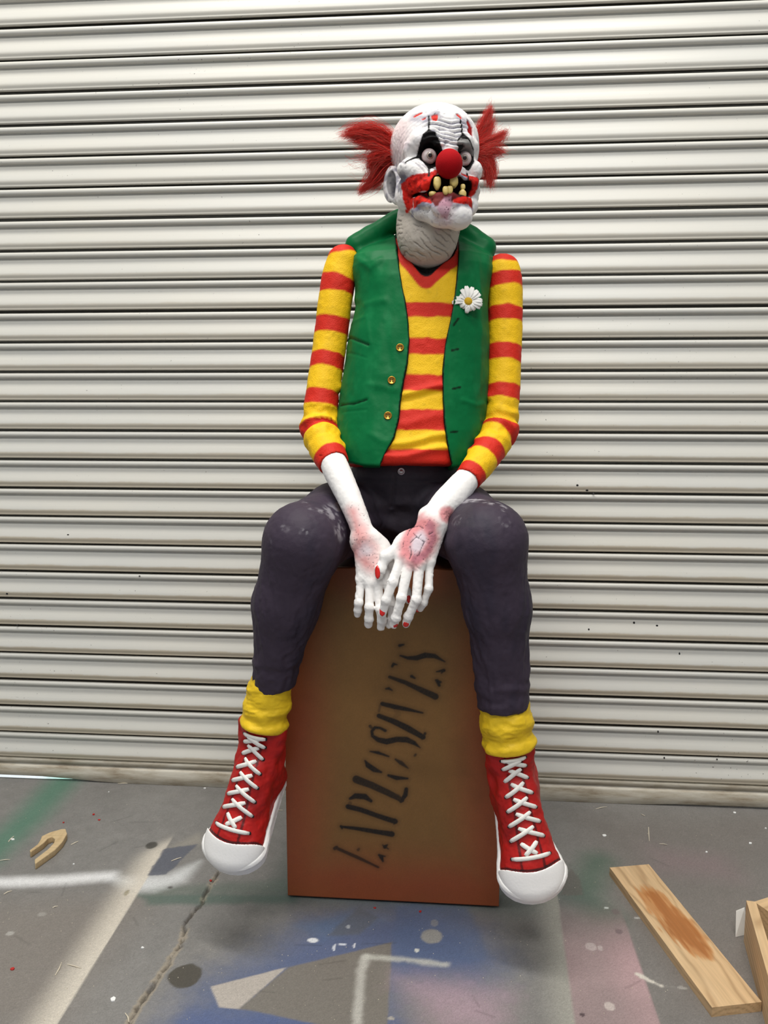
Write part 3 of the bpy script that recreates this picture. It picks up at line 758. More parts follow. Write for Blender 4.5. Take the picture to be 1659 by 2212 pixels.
seams = [([(748, 720, 60), (770, 732, 80), (796, 744, 92)], -3.0, 2.6), ([(735, 873, 70), (765, 872, 90), (792, 864, 98)], -2.6, 2.6), ([(740, 890, 70), (792, 886, 98)], -1.0, 2.2), ([(748, 758, 60), (790, 772, 92)], -1.0, 2.4),
         ([(760, 690, 60), (790, 680, 90), (800, 740, 95)], 1.3, 5), ([(770, 560, 30), (800, 580, 60), (822, 566, 60)], 2.4, 7), ([(768, 640, 40), (790, 655, 70), (830, 650, 85)], 2.2, 9), ([(1000, 865, 100), (1030, 875, 80), (1045, 872, 60)], 1.8, 5), ([(830, 700, 95), (845, 800, 100), (836, 900, 110)], -1.4, 8), ([(800, 940, 110), (830, 955, 118)], 2.0, 8), ([(800, 830, 100), (850, 842, 108)], 2.0, 8),
         ([(1030, 560, 40), (1040, 700, 60), (1036, 850, 70)], 1.4, 6), ([(985, 690, 98), (992, 712, 96)], -1.6, 2.2)]
for pts, amp, w in seams: dsp = dsp + fr * amp * np.exp(-(flat_d(V, pts) / w) ** 2)
V = V + Nn * dsp[:, None]
xl = edge_x(vl, V[:, 1]); xr = edge_x(vr, V[:, 1])
ed = np.minimum(np.abs(V[:, 0] - xl), np.abs(V[:, 0] - xr))
inop = (np.minimum(V[:, 0] - xl, xr - V[:, 0]) > -0.6) 
vc = np.repeat(lin((4, 104, 56))[None], len(V), 0) * (1 + 0.10 * fbm(V, 40, 3, 45))[:, None]
vc = mixc(vc, (24, 124, 72), 0.5 * sstep(0.1, 0.7, fbm(V * [1, .5, 1], 20, 3, 46)))
vc = mixc(vc, (8, 16, 10), fr * sstep(3.8, 1.6, ed) * (V[:, 1] > ty(1004)))
for pts, amp, w in seams[:2]: vc = mixc(vc, (8, 36, 20), fr * 0.8 * sstep(2.6, 1.0, flat_d(V, pts)))
holes = [[(976, 757, 100), (990, 754, 98)], [(978, 840, 106), (994, 836, 104)], [(974, 934, 112), (988, 932, 110)], [(980, 702, 98), (990, 688, 96)]]
for h_ in holes: vc = mixc(vc, (6, 22, 12), fr * 0.9 * sstep(3.0, 1.4, flat_d(V, h_)))
ahd = np.minimum(np.abs(V[:, 0] - A(768, 600, 0)[0]), 99)
vest = obj('vest', T.W(V), F, m_vest, clown, col=vc); vest['label'] = 'green vest with black edging'
VEST_V, VEST_N = V, Nn
def on_surface(Vs, Ns, px, py, zguess):
    c = A(px, py, zguess); d = np.hypot(Vs[:, 0] - c[0], Vs[:, 1] - c[1]) + np.where(Vs[:, 2] < zguess - 60, 500, 0)
    near = np.argsort(d)[:14]
    near = near[Vs[near, 2] > Vs[near, 2].max() - 8]
    return np.array([c[0], c[1], Vs[near, 2].max()]), Ns[near].mean(0) / np.linalg.norm(Ns[near].mean(0))
def disc_part(name, c, n, prof, mat, parent, nseg=22):
    V, F = lathe(prof, nseg, c, n); return obj(name, T.W(V), F, mat, parent)
for (px, py) in ((864, 752), (846, 823), (838, 900)):
    c, n = on_surface(VEST_V, VEST_N, px, py, 100); n = np.array([-0.06, 0.08, 1.0]); n /= np.linalg.norm(n)
    bt = disc_part('button', c - n * 1.0, n, [(0.1, 0), (7.4, 0), (8.2, 1.2), (8.2, 3.0), (7.2, 3.8), (6.2, 3.0), (5.6, 2.0), (0.1, 2.0)], m_gold, vest); bt['label'] = 'round brass button'
    s_ = np.cross(n, [0, 1, 0]); s_ /= np.linalg.norm(s_); w_ = np.cross(n, s_)
    parts = [lathe([(0.1, 0), (1.1, 0), (1.1, 0.5), (0.1, 0.5)], 8, c + n * 1.1 + s_ * a * 1.9 + w_ * b_ * 1.9, n) for a in (-1, 1) for b_ in (-1, 1)]
    Vh, Fh = join(parts); obj('thread_hole', T.W(Vh), Fh, m_black, vest)
# ---- daisy pinned to the vest
m_petal = mat_plain('white_petal', (240, 238, 232), 0.6); m_disc = mat_plain('yellow_flower_centre', (222, 176, 20), 0.7, bump=(900, 0.8, 0.002))
dc_, dn = on_surface(VEST_V, VEST_N, 1011, 652, 90)
dn = np.array([0.05, 0.10, 1.0]); dn /= np.linalg.norm(dn)
e1_ = np.cross([0, 1, 0], dn); e1_ /= np.linalg.norm(e1_); e2_ = np.cross(dn, e1_)
Vd, Fd = lathe([(0.1, -2), (8.0, -2), (8.4, 1), (7.2, 3.4), (4.5, 5), (0.1, 5.6)], 20, dc_ + dn * 6, dn)
daisy = obj('daisy', T.W(Vd), Fd, m_disc, clown); daisy['label'] = 'white daisy with yellow centre pinned to the vest'
angs = [(8, 30), (30, 31), (52, 32), (76, 33), (97, 34), (120, 30), (143, 23), (168, 30), (186, 33), (212, 20), (234, 18), (262, 24), (284, 20), (308, 22), (332, 28), (352, 30)]
for a, ln in angs:
    a = math.radians(a + random.uniform(-4, 4)); dr = e1_ * math.cos(a) + e2_ * math.sin(a); sd = np.cross(dn, dr)
    n_l = 7; V_ = []; F_ = []
    for i in range(n_l):
        t = i / (n_l - 1); w = (2.0 + 3.0 * math.sin(min(t * 1.15, 1) * math.pi * 0.62)) * (1 if t < 0.86 else 0.62)
        lift = 5 + 5 * math.sin(t * 2.2) - 6 * t * t + random.uniform(-.3, .3)
        for j, u in enumerate((-1, -0.35, 0.35, 1)):
            V_.append(dc_ + dr * (4 + (ln - 4) * t) + sd * w * u + dn * (lift + (0.9 if j in (0, 3) else 0)))
    V_ += [v - dn * 0.7 for v in V_]; m0 = n_l * 4
    for i in range(n_l - 1):
        for j in range(3):
            q = (i * 4 + j, i * 4 + j + 1, (i + 1) * 4 + j + 1, (i + 1) * 4 + j); F_.append(q); F_.append(tuple(m0 + k for k in q[::-1]))
        F_.append((i * 4, (i + 1) * 4, m0 + (i + 1) * 4, m0 + i * 4)); F_.append((i * 4 + 3, m0 + i * 4 + 3, m0 + (i + 1) * 4 + 3, (i + 1) * 4 + 3))
    k_ = (n_l - 1) * 4; F_.append((k_, k_ + 1, m0 + k_ + 1, m0 + k_)); F_.append((k_ + 1, k_ + 2, m0 + k_ + 2, m0 + k_ + 1)); F_.append((k_ + 2, k_ + 3, m0 + k_ + 3, m0 + k_ + 2))
    obj('petal', T.W(np.array(V_)), F_, m_petal, daisy)

# ---- trousers
G = Frame(870, 1150, -0.50)
def wl(px, py, Yw): return G.inv(atY(px, py, Yw))
kneeL, kneeR = wl(655, 1172, -0.62), wl(1052, 1170, -0.62)
shinL, shinR = wl(617, 1310, -0.605), wl(1074, 1310, -0.61)
hemL, hemR = wl(589, 1484, -0.590), wl(1088, 1524, -0.60)
hipL, hipR = wl(812, 1120, -0.30), wl(935, 1120, -0.30)
midL, midR = wl(730, 1125, -0.46), wl(990, 1125, -0.46)
topz = G.inv(np.array([[-0.12, -0.3, BH]]))
def f_trous(P):
    W3 = P @ G.M + G.O
    d = ell(P, wl(873, 1085, -0.32), (140, 100, 118))
    d = smin(d, ell(P, wl(878, 1035, -0.36), (124, 78, 104)), 25)
    for hip, mid, knee, shin, hem, s_ in ((hipL, midL, kneeL, shinL, hemL, -1), (hipR, midR, kneeR, shinR, hemR, 1)):
        e = chain(P, [(hip, 84), (mid, 78), (knee, 73)], 20)
        low = chain(P, [(knee, 75), (shin, 60 if s_ < 0 else 58), (hem, 42 if s_ < 0 else 50)], 30)
        n = (np.asarray(hem) - np.asarray(shin)); n = n / np.linalg.norm(n)
        if s_ < 0: n = n + np.array([0.25, 0.05, 0.0]); n /= np.linalg.norm(n)
        low = smax(low, (P - np.asarray(hem, np.float32)) @ n.astype(np.float32), 5)
        e = smin(e, low, 18)
        d = smin(d, e, 22)
    # squashed by the seat of the box
    seat = np.maximum(BH * 1000 + 1.5 - W3[:, 2] * 1000, -(W3[:, 1] - BYF) * -1000 * 0 - 1e6)
    infront = (BYF * 1000 - 3.0) - W3[:, 1] * 1000        # >0 in front of the box
    outside = -np.maximum(seat, -1e6)
    boxd = np.minimum(BH * 1000 + 1.5 - W3[:, 2] * 1000, W3[:, 1] * 1000 - (BYF * 1000 - 3.0))
    d = smax(d, boxd, 6)
    # open waist
    d = smax(d, W3[:, 2] * 1000 - atY(866, 990, -0.44)[2] * 1000 - 4, 4)
    return d + 1.5 * fbm(P, 60, 2, 51)
V, F, Nn = sculpt(f_trous, wl(520, 1560, -0.55) - [0, 0, 330], wl(1175, 985, -0.70) + [0, 70, 140], 3.4)
W3 = G.W(V)
# folds: long vertical creases on the shins, drapes in the lap
shinm = sstep(wl(650, 1180, -.6)[1], wl(650, 1260, -.6)[1], V[:, 1]) * (V[:, 2] > -60)
cr_ = np.abs(fbm(V * [1.0, 0.13, 1.0], 16, 3, 53)); cr2 = fbm(V * [1, .3, 1], 24, 3, 55)
dsp = shinm * (4.5 * (0.25 - cr_) + 3.2 * cr2) + 1.1 * fbm(V, 9, 3, 57)
lap = np.exp(-((V[:, 0] - wl(866, 1100, -.4)[0]) / 75) ** 2) * sstep(wl(866, 1230, -.4)[1], wl(866, 1150, -.4)[1], V[:, 1]) * (V[:, 2] > -110) * (Nn[:, 2] > 0.1)
yl = V[:, 1] - wl(866, 1100, -.42)[1]; xl_ = V[:, 0] - wl(866, 1100, -.42)[0]
dsp = dsp + lap * 5 * np.sin((yl - 0.0035 * xl_ ** 2) / 8.5 + 1.5 * fbm(V, 40, 2, 58)) * sstep(45, -10, yl)
kn = np.minimum(np.linalg.norm(V - kneeL, axis=1), np.linalg.norm(V - kneeR, axis=1))
ankf = np.exp(-((np.minimum(np.linalg.norm(V - hemL, axis=1), np.linalg.norm(V - hemR, axis=1)) - 60) / 40) ** 2)
dsp = dsp + ankf * 1.4 * np.sin(V[:, 1] / 7 + 4 * fbm(V, 30, 2, 59))
def gl2(px, py): return wl(px, py, -.43)[:2]
fly = line_d(V[:, 0], V[:, 1], [gl2(852, 1030), gl2(850, 1075), gl2(842, 1110)]); band = line_d(V[:, 0], V[:, 1], [gl2(770, 1038), gl2(866, 1040), gl2(985, 1042)])
lapf = (V[:, 2] > -110) * (Nn[:, 2] > 0.1) * (W3[:, 2] > 0.86) * (np.abs(V[:, 0] - gl2(870, 1040)[0]) < 125)
dsp = dsp - lapf * (3.2 * np.exp(-(fly / 2.8) ** 2) + 2.6 * np.exp(-(band / 2.6) ** 2) - 2.4 * sstep(0, 14, V[:, 1] - gl2(866, 1040)[1]))
V = V + Nn * dsp[:, None]
pc = np.repeat(lin((60, 50, 64))[None], len(V), 0) * (1 + 0.12 * fbm(V, 50, 3, 61))[:, None]
pc = mixc(pc, (38, 36, 52), 0.6 * sstep(0, .6, fbm(V * [1, .3, 1], 40, 3, 62)))
lapc = lap * 0.7 + lapf * 0.4
pc = mixc(pc, (58, 54, 62), np.clip(lapc, 0, 0.8))  # lap colour lightened to lift it out of the shade
scf = fbm(V, 7, 4, 63) + 0.5 * fbm(V, 30, 2, 64)
def kl(px, py): return wl(px, py, -.68)[:2]
for pts, w, a in (([(612, 1140), (640, 1146), (668, 1148)], 7, .6), ([(646, 1078), (662, 1095), (690, 1105)], 5, .5), ([(705, 1100), (735, 1130), (730, 1160)], 16, .55), ([(1005, 1082), (1040, 1078), (1085, 1090), (1100, 1100)], 6, .75), ([(1078, 1112), (1082, 1128), (1098, 1132)], 8, .65), ([(985, 1130), (996, 1120)], 8, .35), ([(1096, 1100), (1086, 1112)], 6, .5), ([(580, 1160), (590, 1190)], 6, .3)):
    dd = line_d(V[:, 0], V[:, 1], [kl(*p) for p in pts])
    pc = mixc(pc, (170, 166, 172), (V[:, 2] > 30) * a * sstep(w, w * 0.2, dd) * sstep(0.0, 0.5, scf + 0.12))
pc = mixc(pc, (140, 112, 92), (V[:, 2] > 30) * 0.5 * sstep(14, 4, line_d(V[:, 0], V[:, 1], [kl(728, 1082), kl(742, 1112)])) * sstep(-.2, .4, scf))
trousers = obj('trousers', G.W(V), F, m_trous, clown, col=pc); trousers['label'] = 'dark plum trousers with chalky scuffs on the knees'
c = wl(866, 1020, -0.43); dz = V[(np.hypot(V[:, 0] - c[0], V[:, 1] - c[1]) < 8) & (V[:, 2] > -110)]
c = np.array([c[0], c[1], dz[:, 2].max() if len(dz) else c[2]])
Vb, Fb = lathe([(0.1, -1), (7.4, -1), (7.8, 1.4), (6.6, 2.4), (5.6, 1.6), (2.4, 1.6), (2.0, 2.3), (0.1, 2.3)], 22, c, (0, 0.1, 1)); o = obj('button', G.W(Vb), Fb, m_steel, trousers); o['label'] = 'silver waist button'

# ---- shoes and socks: built along their own axes (x to the toe, y sideways, z up, mm), then posed
SHQ = math.radians(30); SHD = np.array([-math.sin(SHQ), 0, math.cos(SHQ)]); SH0 = np.array([-18.0, 0, 62.0]); SHTOP = 128.0
def f_upper(P):
    foot = cap(P, (-24, 0, 36), (138, 0, 30), 37, 48)
    toe = ell(P, (150, 0, 26), (58, 55, 37))
    inst = cap(P, (2, 0, 104), (128, 0, 36), 39, 43)
    shaft = cap(P, SH0, SH0 + SHD * 160, 44, 47)
    d = smin(foot, toe, 14); d = smin(d, inst, 24); d = smin(d, shaft, 26)
    heel = ell(P, (-30, 0, 52), (33, 35, 50)); d = smin(d, heel, 20)
    d = smax(d, 6 - P[:, 2], 6)
    d = smax(d, ((P - SH0.astype(np.float32)) @ SHD.astype(np.float32)) - SHTOP, 5)
    return d
def plan(P, grow=0.0):
    a = np.array([-24.0, 0]); b_ = np.array([146.0, 0]); q = P[:, :2]
    t = np.clip((q - a) @ (b_ - a) / ((b_ - a) @ (b_ - a)), 0, 1)
    return np.linalg.norm(q - a - t[:, None] * (b_ - a), axis=1) - (38 + 21 * t ** 1.2) - grow
def f_sole(P):
    top = 31 + 7 * sstep(110, 190, P[:, 0])
    d2 = plan(P, 1.5 + 1.5 * sstep(100, 170, P[:, 0]))
    q = np.stack([d2, np.abs(P[:, 2] - top / 2) - top / 2], 1) + 5
    d = np.linalg.norm(np.maximum(q, 0), axis=1) + np.minimum(q.max(1), 0) - 5
    # raised bumper strip round the toe and a groove along the side
    rid = 2.6 * np.exp(-((P[:, 2] - (top - 9)) / 4.0) ** 2) * sstep(80, 120, P[:, 0]) - 1.6 * np.exp(-((P[:, 2] - 8) / 1.8) ** 2) + 1.2 * np.exp(-((P[:, 2] - 15) / 3.5) ** 2) * sstep(60, 110, P[:, 0])
    return d - rid * sstep(-8, -2, d2)
def cap_edge(P): return P[:, 0] - (168 - 0.0095 * P[:, 1] ** 2)
def f_toecap(P):
    u = f_upper(P)
    d = smax(smax(u - 3.6, -(u + 3), 1), -cap_edge(P), 2)
    return smax(d, 20 - P[:, 2], 2)
def trace(f, o, d, n=60):
    p = np.array(o, float); d = np.array(d, float) / np.linalg.norm(d)
    for _ in range(n):
        s_ = float(f(np.array([p], np.float32))[0])
        if abs(s_) < 0.05: break
        p = p + d * s_ * 0.8
    return p
INST = [(158, 62), (134, 80), (108, 98), (86, 113), (64, 128), (42, 143), (20, 158), (-2, 174), (-16, 187), (-26, 200)]   # instep line in the xz plane
def instep(s_, y):
    n_ = len(INST) - 1; i = min(int(s_ * n_), n_ - 1); t = s_ * n_ - i
    a = np.array(INST[i], float); b_ = np.array(INST[i + 1], float); c = a + (b_ - a) * t
    dirs = np.array([0.57 + 0.24 * s_, 0, 0.82 - 0.24 * s_])
    dirs[1] = 0.010 * y; dirs /= np.linalg.norm(dirs)
    o = np.array([c[0], y, c[1]]) + dirs * 60
    p = trace(f_upper, o, -dirs)
    return p, dirs
V_UP, F_UP, N_UP = sculpt(f_upper, (-160, -70, 0), (215, 70, 225), 2.4)
V_SO, F_SO, N_SO = sculpt(f_sole, (-85, -70, -2), (215, 70, 45), 2.2)
V_TC, F_TC, N_TC = sculpt(f_toecap, (90, -70, 15), (218, 70, 85), 2.0)
N_ROW = 8
def s_row(i): return 0.10 + 0.84 * i / (N_ROW - 1)
def w_eye(i): return 36 - 8 * i / (N_ROW - 1)
W_T = 18.0
def make_shoe(Mw, ow, mir, lab):
    """Mw rows: shoe axes in the world; ow: ankle origin"""
    tow = lambda P: (np.asarray(P) * [0.86, mir * 1.07, 0.97]) @ Mw / 1000.0 + ow
    flip = (lambda F: F[:, ::-1].copy()) if mir < 0 else (lambda F: F)
    ftr = (lambda F: [tuple(f[::-1]) for f in F]) if mir < 0 else (lambda F: F)
    V = V_UP.copy()
    sh = sstep(90, 130, V[:, 2] - 0.4 * V[:, 0])
    fold_ = 3.0 * fbm(V * [1, 1, 1.6] + mir * 40, 26, 3, 71) + sh * 2.6 * np.sin(V[:, 2] / 9 + V[:, 0] / 14 + mir + 3 * fbm(V, 40, 2, 72)) * sstep(20, -15, V[:, 0] + (V[:, 2] - 120) * 0.6)
    V = V + N_UP * (fold_ + 0.5 * fbm(V, 6, 2, 73))[:, None]
    c = np.repeat(lin((178, 26, 22))[None], len(V), 0) * (1 + 0.12 * fbm(V, 20, 3, 74))[:, None]
    c = mixc(c, (140, 16, 16), 0.5 * sstep(0, .6, fbm(V, 34, 2, 75)))
    # painted seam lines along the tongue and over the toe
    for sg in (-1, 1):
        pts = [instep(s_, sg * (W_T + 1.5 * math.sin(9 * s_)))[0] for s_ in np.linspace(0.02, 1.0, 14)]
        pts = [np.array([146, sg * 46, 50.0]), np.array([154, sg * 30, 60.0])] + pts
        d = np.full(len(V), 1e9)
        for a, b_ in zip(pts[:-1], pts[1:]): d = np.minimum(d, cap(V, a, b_, 0))
        c = mixc(c, (40, 8, 12), 0.8 * sstep(3.4, 1.6, d))
    c = mixc(c, (20, 8, 10), 0.9 * sstep(3.5, 1.5, np.abs(cap_edge(V) + 3.5)) * (V[:, 2] > 36))
    shoe = obj('shoe', tow(V), flip(F_UP), m_shoe, clown, col=c); shoe['label'] = lab
    Vs = V_SO + N_SO * (0.5 * fbm(V_SO, 7, 2, 76))[:, None]
    obj('sole', tow(Vs), flip(F_SO), m_rubber, shoe)['label'] = 'white rubber sole'
    obj('toe_cap', tow(V_TC), flip(F_TC), m_rubber, shoe)['label'] = 'white rubber toe cap'
    for i in range(N_ROW):
        for sg in (-1, 1):
            p, n = instep(s_row(i), sg * w_eye(i))
            Ve, Fe = lathe([(0.1, -1.5), (3.8, -1.5), (3.8, 1.4), (2.9, 1.9), (0.1, 1.0)], 12, p, n); obj('eyelet', tow(Ve), ftr(Fe), m_black, shoe)
    def strap(s0, y0, s1, y1, r=4.7, lift=2.2):
        pts = []; ns_ = []
        for t in np.linspace(0, 1, 9):
            p, n = instep(s0 + (s1 - s0) * t, y0 + (y1 - y0) * t); pts.append(p + n * (lift + 1.8 * math.sin(math.pi * t))); ns_.append(n)
        rr = [r * (0.72 if k in (0, 8) else 1) for k in range(9)]
        Vl, Fl = tube(pts, rr, 8, True, 0.5, np.array(ns_)); 
        return Vl, Fl
    ds = s_row(1) - s_row(0)
    for i in range(N_ROW):
        if i in (0, N_ROW - 1):
            Vl, Fl = strap(s_row(i), -w_eye(i), s_row(i) , w_eye(i)); obj('lace', tow(Vl), ftr(Fl), m_lace, shoe)
        if i < N_ROW - 1:
            for sg in (-1, 1):
                if i == 0: y0, s0 = sg * 10, s_row(0) + 0.02
                else: y0, s0 = sg * w_eye(i), s_row(i)
                Vl, Fl = strap(s0, y0, s_row(i) + ds * 0.86, -sg * W_T * 0.8, lift=2.2 + (1.6 if sg > 0 else 0)); obj('lace', tow(Vl), ftr(Fl), m_lace, shoe)
    return shoe
m_lace = mat_plain('white_lace', (240, 238, 232), 0.7, bump=(600, 0.4))
def pose(yaw, pitch, roll):
    cy, sy = math.cos(yaw), math.sin(yaw); cp, sp = math.cos(pitch), math.sin(pitch)
    f = np.array([sy * cp, -cy * cp, -sp]); side0 = np.array([cy, sy, 0.0]); u = np.cross(f, side0) * -1
    if u[2] < 0: u = -u
    s_ = np.cross(u, f)
    cr, sr = math.cos(roll), math.sin(roll)          # leg splay: turn about the room's depth axis
    Ry = np.array([[cr, 0, sr], [0, 1, 0], [-sr, 0, cr]])
    return np.stack([f, s_, u]) @ Ry.T
SHOES = []
for nm, (tx, ty_, Yw), (yw, pt, rl), mir, lab in (
        ('L', (569, 1560, -0.592), (math.radians(-13), math.radians(38), math.radians(8)), 1, 'red canvas high-top sneaker on the leg left of the box'),
        ('R', (1099, 1606, -0.602), (math.radians(7), math.radians(38), math.radians(-9)), -1, 'red canvas high-top sneaker on the leg right of the box')):
    Mw = pose(yw, pt, rl)
    top_local = (SH0 + SHD * SHTOP) * [0.86, 1, 0.97]
    ow = atY(tx, ty_, Yw) - top_local @ Mw / 1000.0
    SHOES.append((Mw, ow))
    make_shoe(Mw, ow, mir, lab)
# socks
for (hem, (Mw, ow), k, r0, r1, lab) in ((hemL, SHOES[0], 0, 44, 46, 'bunched yellow sock on the leg left of the box'), (hemR, SHOES[1], 1, 49, 49, 'bunched yellow sock on the leg right of the box')):
    top_w = G.W(hem); bot_w = ((SH0 + SHD * (SHTOP - 4)) * [0.86, 1, 0.97]) @ Mw / 1000.0 + ow
    a = G.inv(top_w) + [0, 22, 0]; b_ = G.inv(bot_w)
    def f_sock(P, a=a, b_=b_, r0=r0, r1=r1):
        ab = b_ - a; L_ = np.linalg.norm(ab); n = ab / L_
        t = (P - a.astype(np.float32)) @ n.astype(np.float32)
        d = chain(P, [(a, r0 - 4), (a + ab * 0.45, r0), (b_, r1)], 12)
        ang = np.arctan2(P[:, 0] - a[0], P[:, 2] - a[2])
        w = np.sin(t / 8.0 + 1.2 * np.sin(ang * 1.0 + k) + 2.2 * fbm(P, 34, 2, 81 + k))
        d = d - 2.6 * w * sstep(10, 30, t) - 2.6 * (0.3 - np.abs(fbm(P * [.5, 1.6, .5], 13, 2, 84 + k))) * sstep(L_ + 4, L_ - 14, t) * sstep(L_ + 4, L_ - 20, t) - 4.5 * np.exp(-((t - L_ + 6 + 3 * np.sin(ang + k)) / 9) ** 2)
        return smax(smax(d, t - L_ - 6, 6), -t, 4)
    lo = np.minimum(a, b_) - 70; hi = np.maximum(a, b_) + 70
    V, F, Nn = sculpt(f_sock, lo, hi, 2.4)
    V = V + Nn * (0.8 * fbm(V, 8, 3, 85))[:, None]
    c = np.repeat(lin((236, 196, 34))[None], len(V), 0) * (1 + 0.10 * fbm(V, 14, 3, 86))[:, None]
    obj('sock', G.W(V), F, m_sock, clown, col=c)['label'] = lab

# ---- body: head and neck, hidden trunk, forearms and hands in one mesh
BV, BF, BC = [], [], []
def add_body(V, F, c):
    o = sum(len(v) for v in BV); BV.append(V); BF.append(F + o); BC.append(c)

# hidden trunk under the sweater
def f_trunk(P):
    d = torso(P) + 12
    d = smin(d, cap(P, A(922, 520, -8), A(922, 470, -4), 50, 50), 20)
    for arm in (armL, armR): d = smin(d, chain(P, [(p, r - 11) for p, r in arm[:-1]], 12), 6)
    d = smax(d, -(neck_hole(P) - 7), 6)
    return smin(d, cap(P, A(866, 514, -34), A(986, 516, -34), 15, 15), 4)
V, F, Nn = sculpt(f_trunk, A(640, 1050, 0) - [0, 0, 150], A(1140, 460, 0) + [0, 0, 160], 7.0, 1)
add_body(T.W(V), F, np.repeat(lin((20, 14, 14))[None], len(V), 0))

def digits(P, d, palm, fingers, k=7.0):
    for base, js in fingers:
        e = chain(P, js, 3.0)
        for (p, r) in js[1:-1]: e = smin(e, sph(P, p, r * 1.13), 5)
        d = smin(d, e, k)
    return d
def hand(arm, palm, fingers, thumb, extra=None):
    def f(P):
        d = hchain(P, catmull(arm, 5))
        w = None
        for p0, p1, r0, r1 in palm:
            e = cap(P, p0, p1, r0, r1); w = e if w is None else smin(w, e, 11)
        d = smin(d, w, 14)
        fg = None
        for js in fingers:
            e = chain(P, js, 2.5)
            for (p, r) in js[1:-1]: e = smin(e, sph(P, p, r * 1.05), 4)
            fg = e if fg is None else smin(fg, e, 1.2)
        d = smin(d, fg, 9)
        e = chain(P, thumb, 4); 
        for (p, r) in thumb[1:-1]: e = smin(e, sph(P, p, r * 1.08), 5)
        d = smin(d, e, 9)
        if extra is not None: d = extra(P, d)
        return d
    return f
# viewer's left hand
zl = 205
aL = [(A(716, 990, 108), 26), (A(728, 1018, 132), 27), (A(752, 1070, 165), 24), (A(773, 1120, 186), 21.5), (A(787, 1160, 198), 21)]
pL = [(A(782, 1168, 198), A(781, 1248, 212), 17, 10), (A(790, 1168, 202), A(798, 1256, 218), 18, 11), (A(800, 1168, 202), A(814, 1256, 220), 18, 11), (A(808, 1168, 198), A(832, 1248, 216), 17, 11)]
fLm = [[(A(780, 1252, 212), 8.6), (A(775, 1302, 222), 7.6), (A(773, 1318, 216), 7.0), (A(772, 1327, 211), 6.6)],
       [(A(799, 1258, 218), 8.8), (A(798, 1312, 230), 8.2), (A(797, 1337, 224), 7.8), (A(796, 1349, 216), 7.6)],
       [(A(815, 1258, 220), 8.8), (A(821, 1315, 232), 8.4), (A(825, 1340, 226), 8.2), (A(823, 1354, 218), 7.8)],
       [(A(833, 1250, 216), 8.6), (A(847, 1306, 224), 7.8), (A(846, 1336, 218), 7.4), (A(841, 1350, 212), 7.0)]]
tL_ = [(A(812, 1176, 194), 16), (A(838, 1204, 196), 13), (A(862, 1250, 200), 10.5), (A(876, 1278, 204), 9.0), (A(883, 1296, 206), 7.5)]
# viewer's right hand, laid over it
aR = [(A(1018, 1024, 128), 22), (A(1003, 1042, 142), 26), (A(968, 1082, 180), 28), (A(945, 1108, 200), 25), (A(934, 1124, 210), 25)]
pR = [(A(922, 1134, 214), A(870, 1200, 238), 17, 11), (A(930, 1136, 220), A(886, 1212, 243), 18, 11.5), (A(938, 1138, 220), A(907, 1216, 243), 18, 11.5), (A(946, 1138, 214), A(929, 1212, 234), 17, 10)]
fRm = [[(A(867, 1204, 238), 9.6), (A(848, 1258, 254), 8.8), (A(834, 1297, 256), 8.4), (A(826, 1326, 246), 7.6)],
       [(A(883, 1216, 243), 9.8), (A(867, 1292, 262), 8.8), (A(855, 1335, 254), 8.2), (A(850, 1350, 244), 7.4)],
       [(A(906, 1220, 243), 9.6), (A(899, 1296, 260), 8.8), (A(882, 1332, 250), 8.0), (A(877, 1348, 242), 7.2)],
       [(A(928, 1216, 234), 8.2), (A(926, 1272, 246), 7.4), (A(915, 1302, 240), 6.6), (A(908, 1315, 232), 6.0)]]
tR_ = [(A(898, 1160, 214), 17), (A(866, 1180, 226), 13), (A(834, 1202, 232), 10.5), (A(822, 1230, 236), 9.2), (A(819, 1244, 234), 7.6)]
def exL(P, d): 
    d = smin(d, ell(P, A(768, 1170, 198), (10, 16, 14)), 10)
    return smin(d, ell(P, A(823, 1190, 192), (20, 26, 16)), 10)
def exR(P, d):
    d = smin(d, ell(P, A(918, 1110, 202), (12, 12, 12)), 10)
    return smin(d, ell(P, A(884, 1170, 218), (26, 20, 16)), 12)
HANDS = []
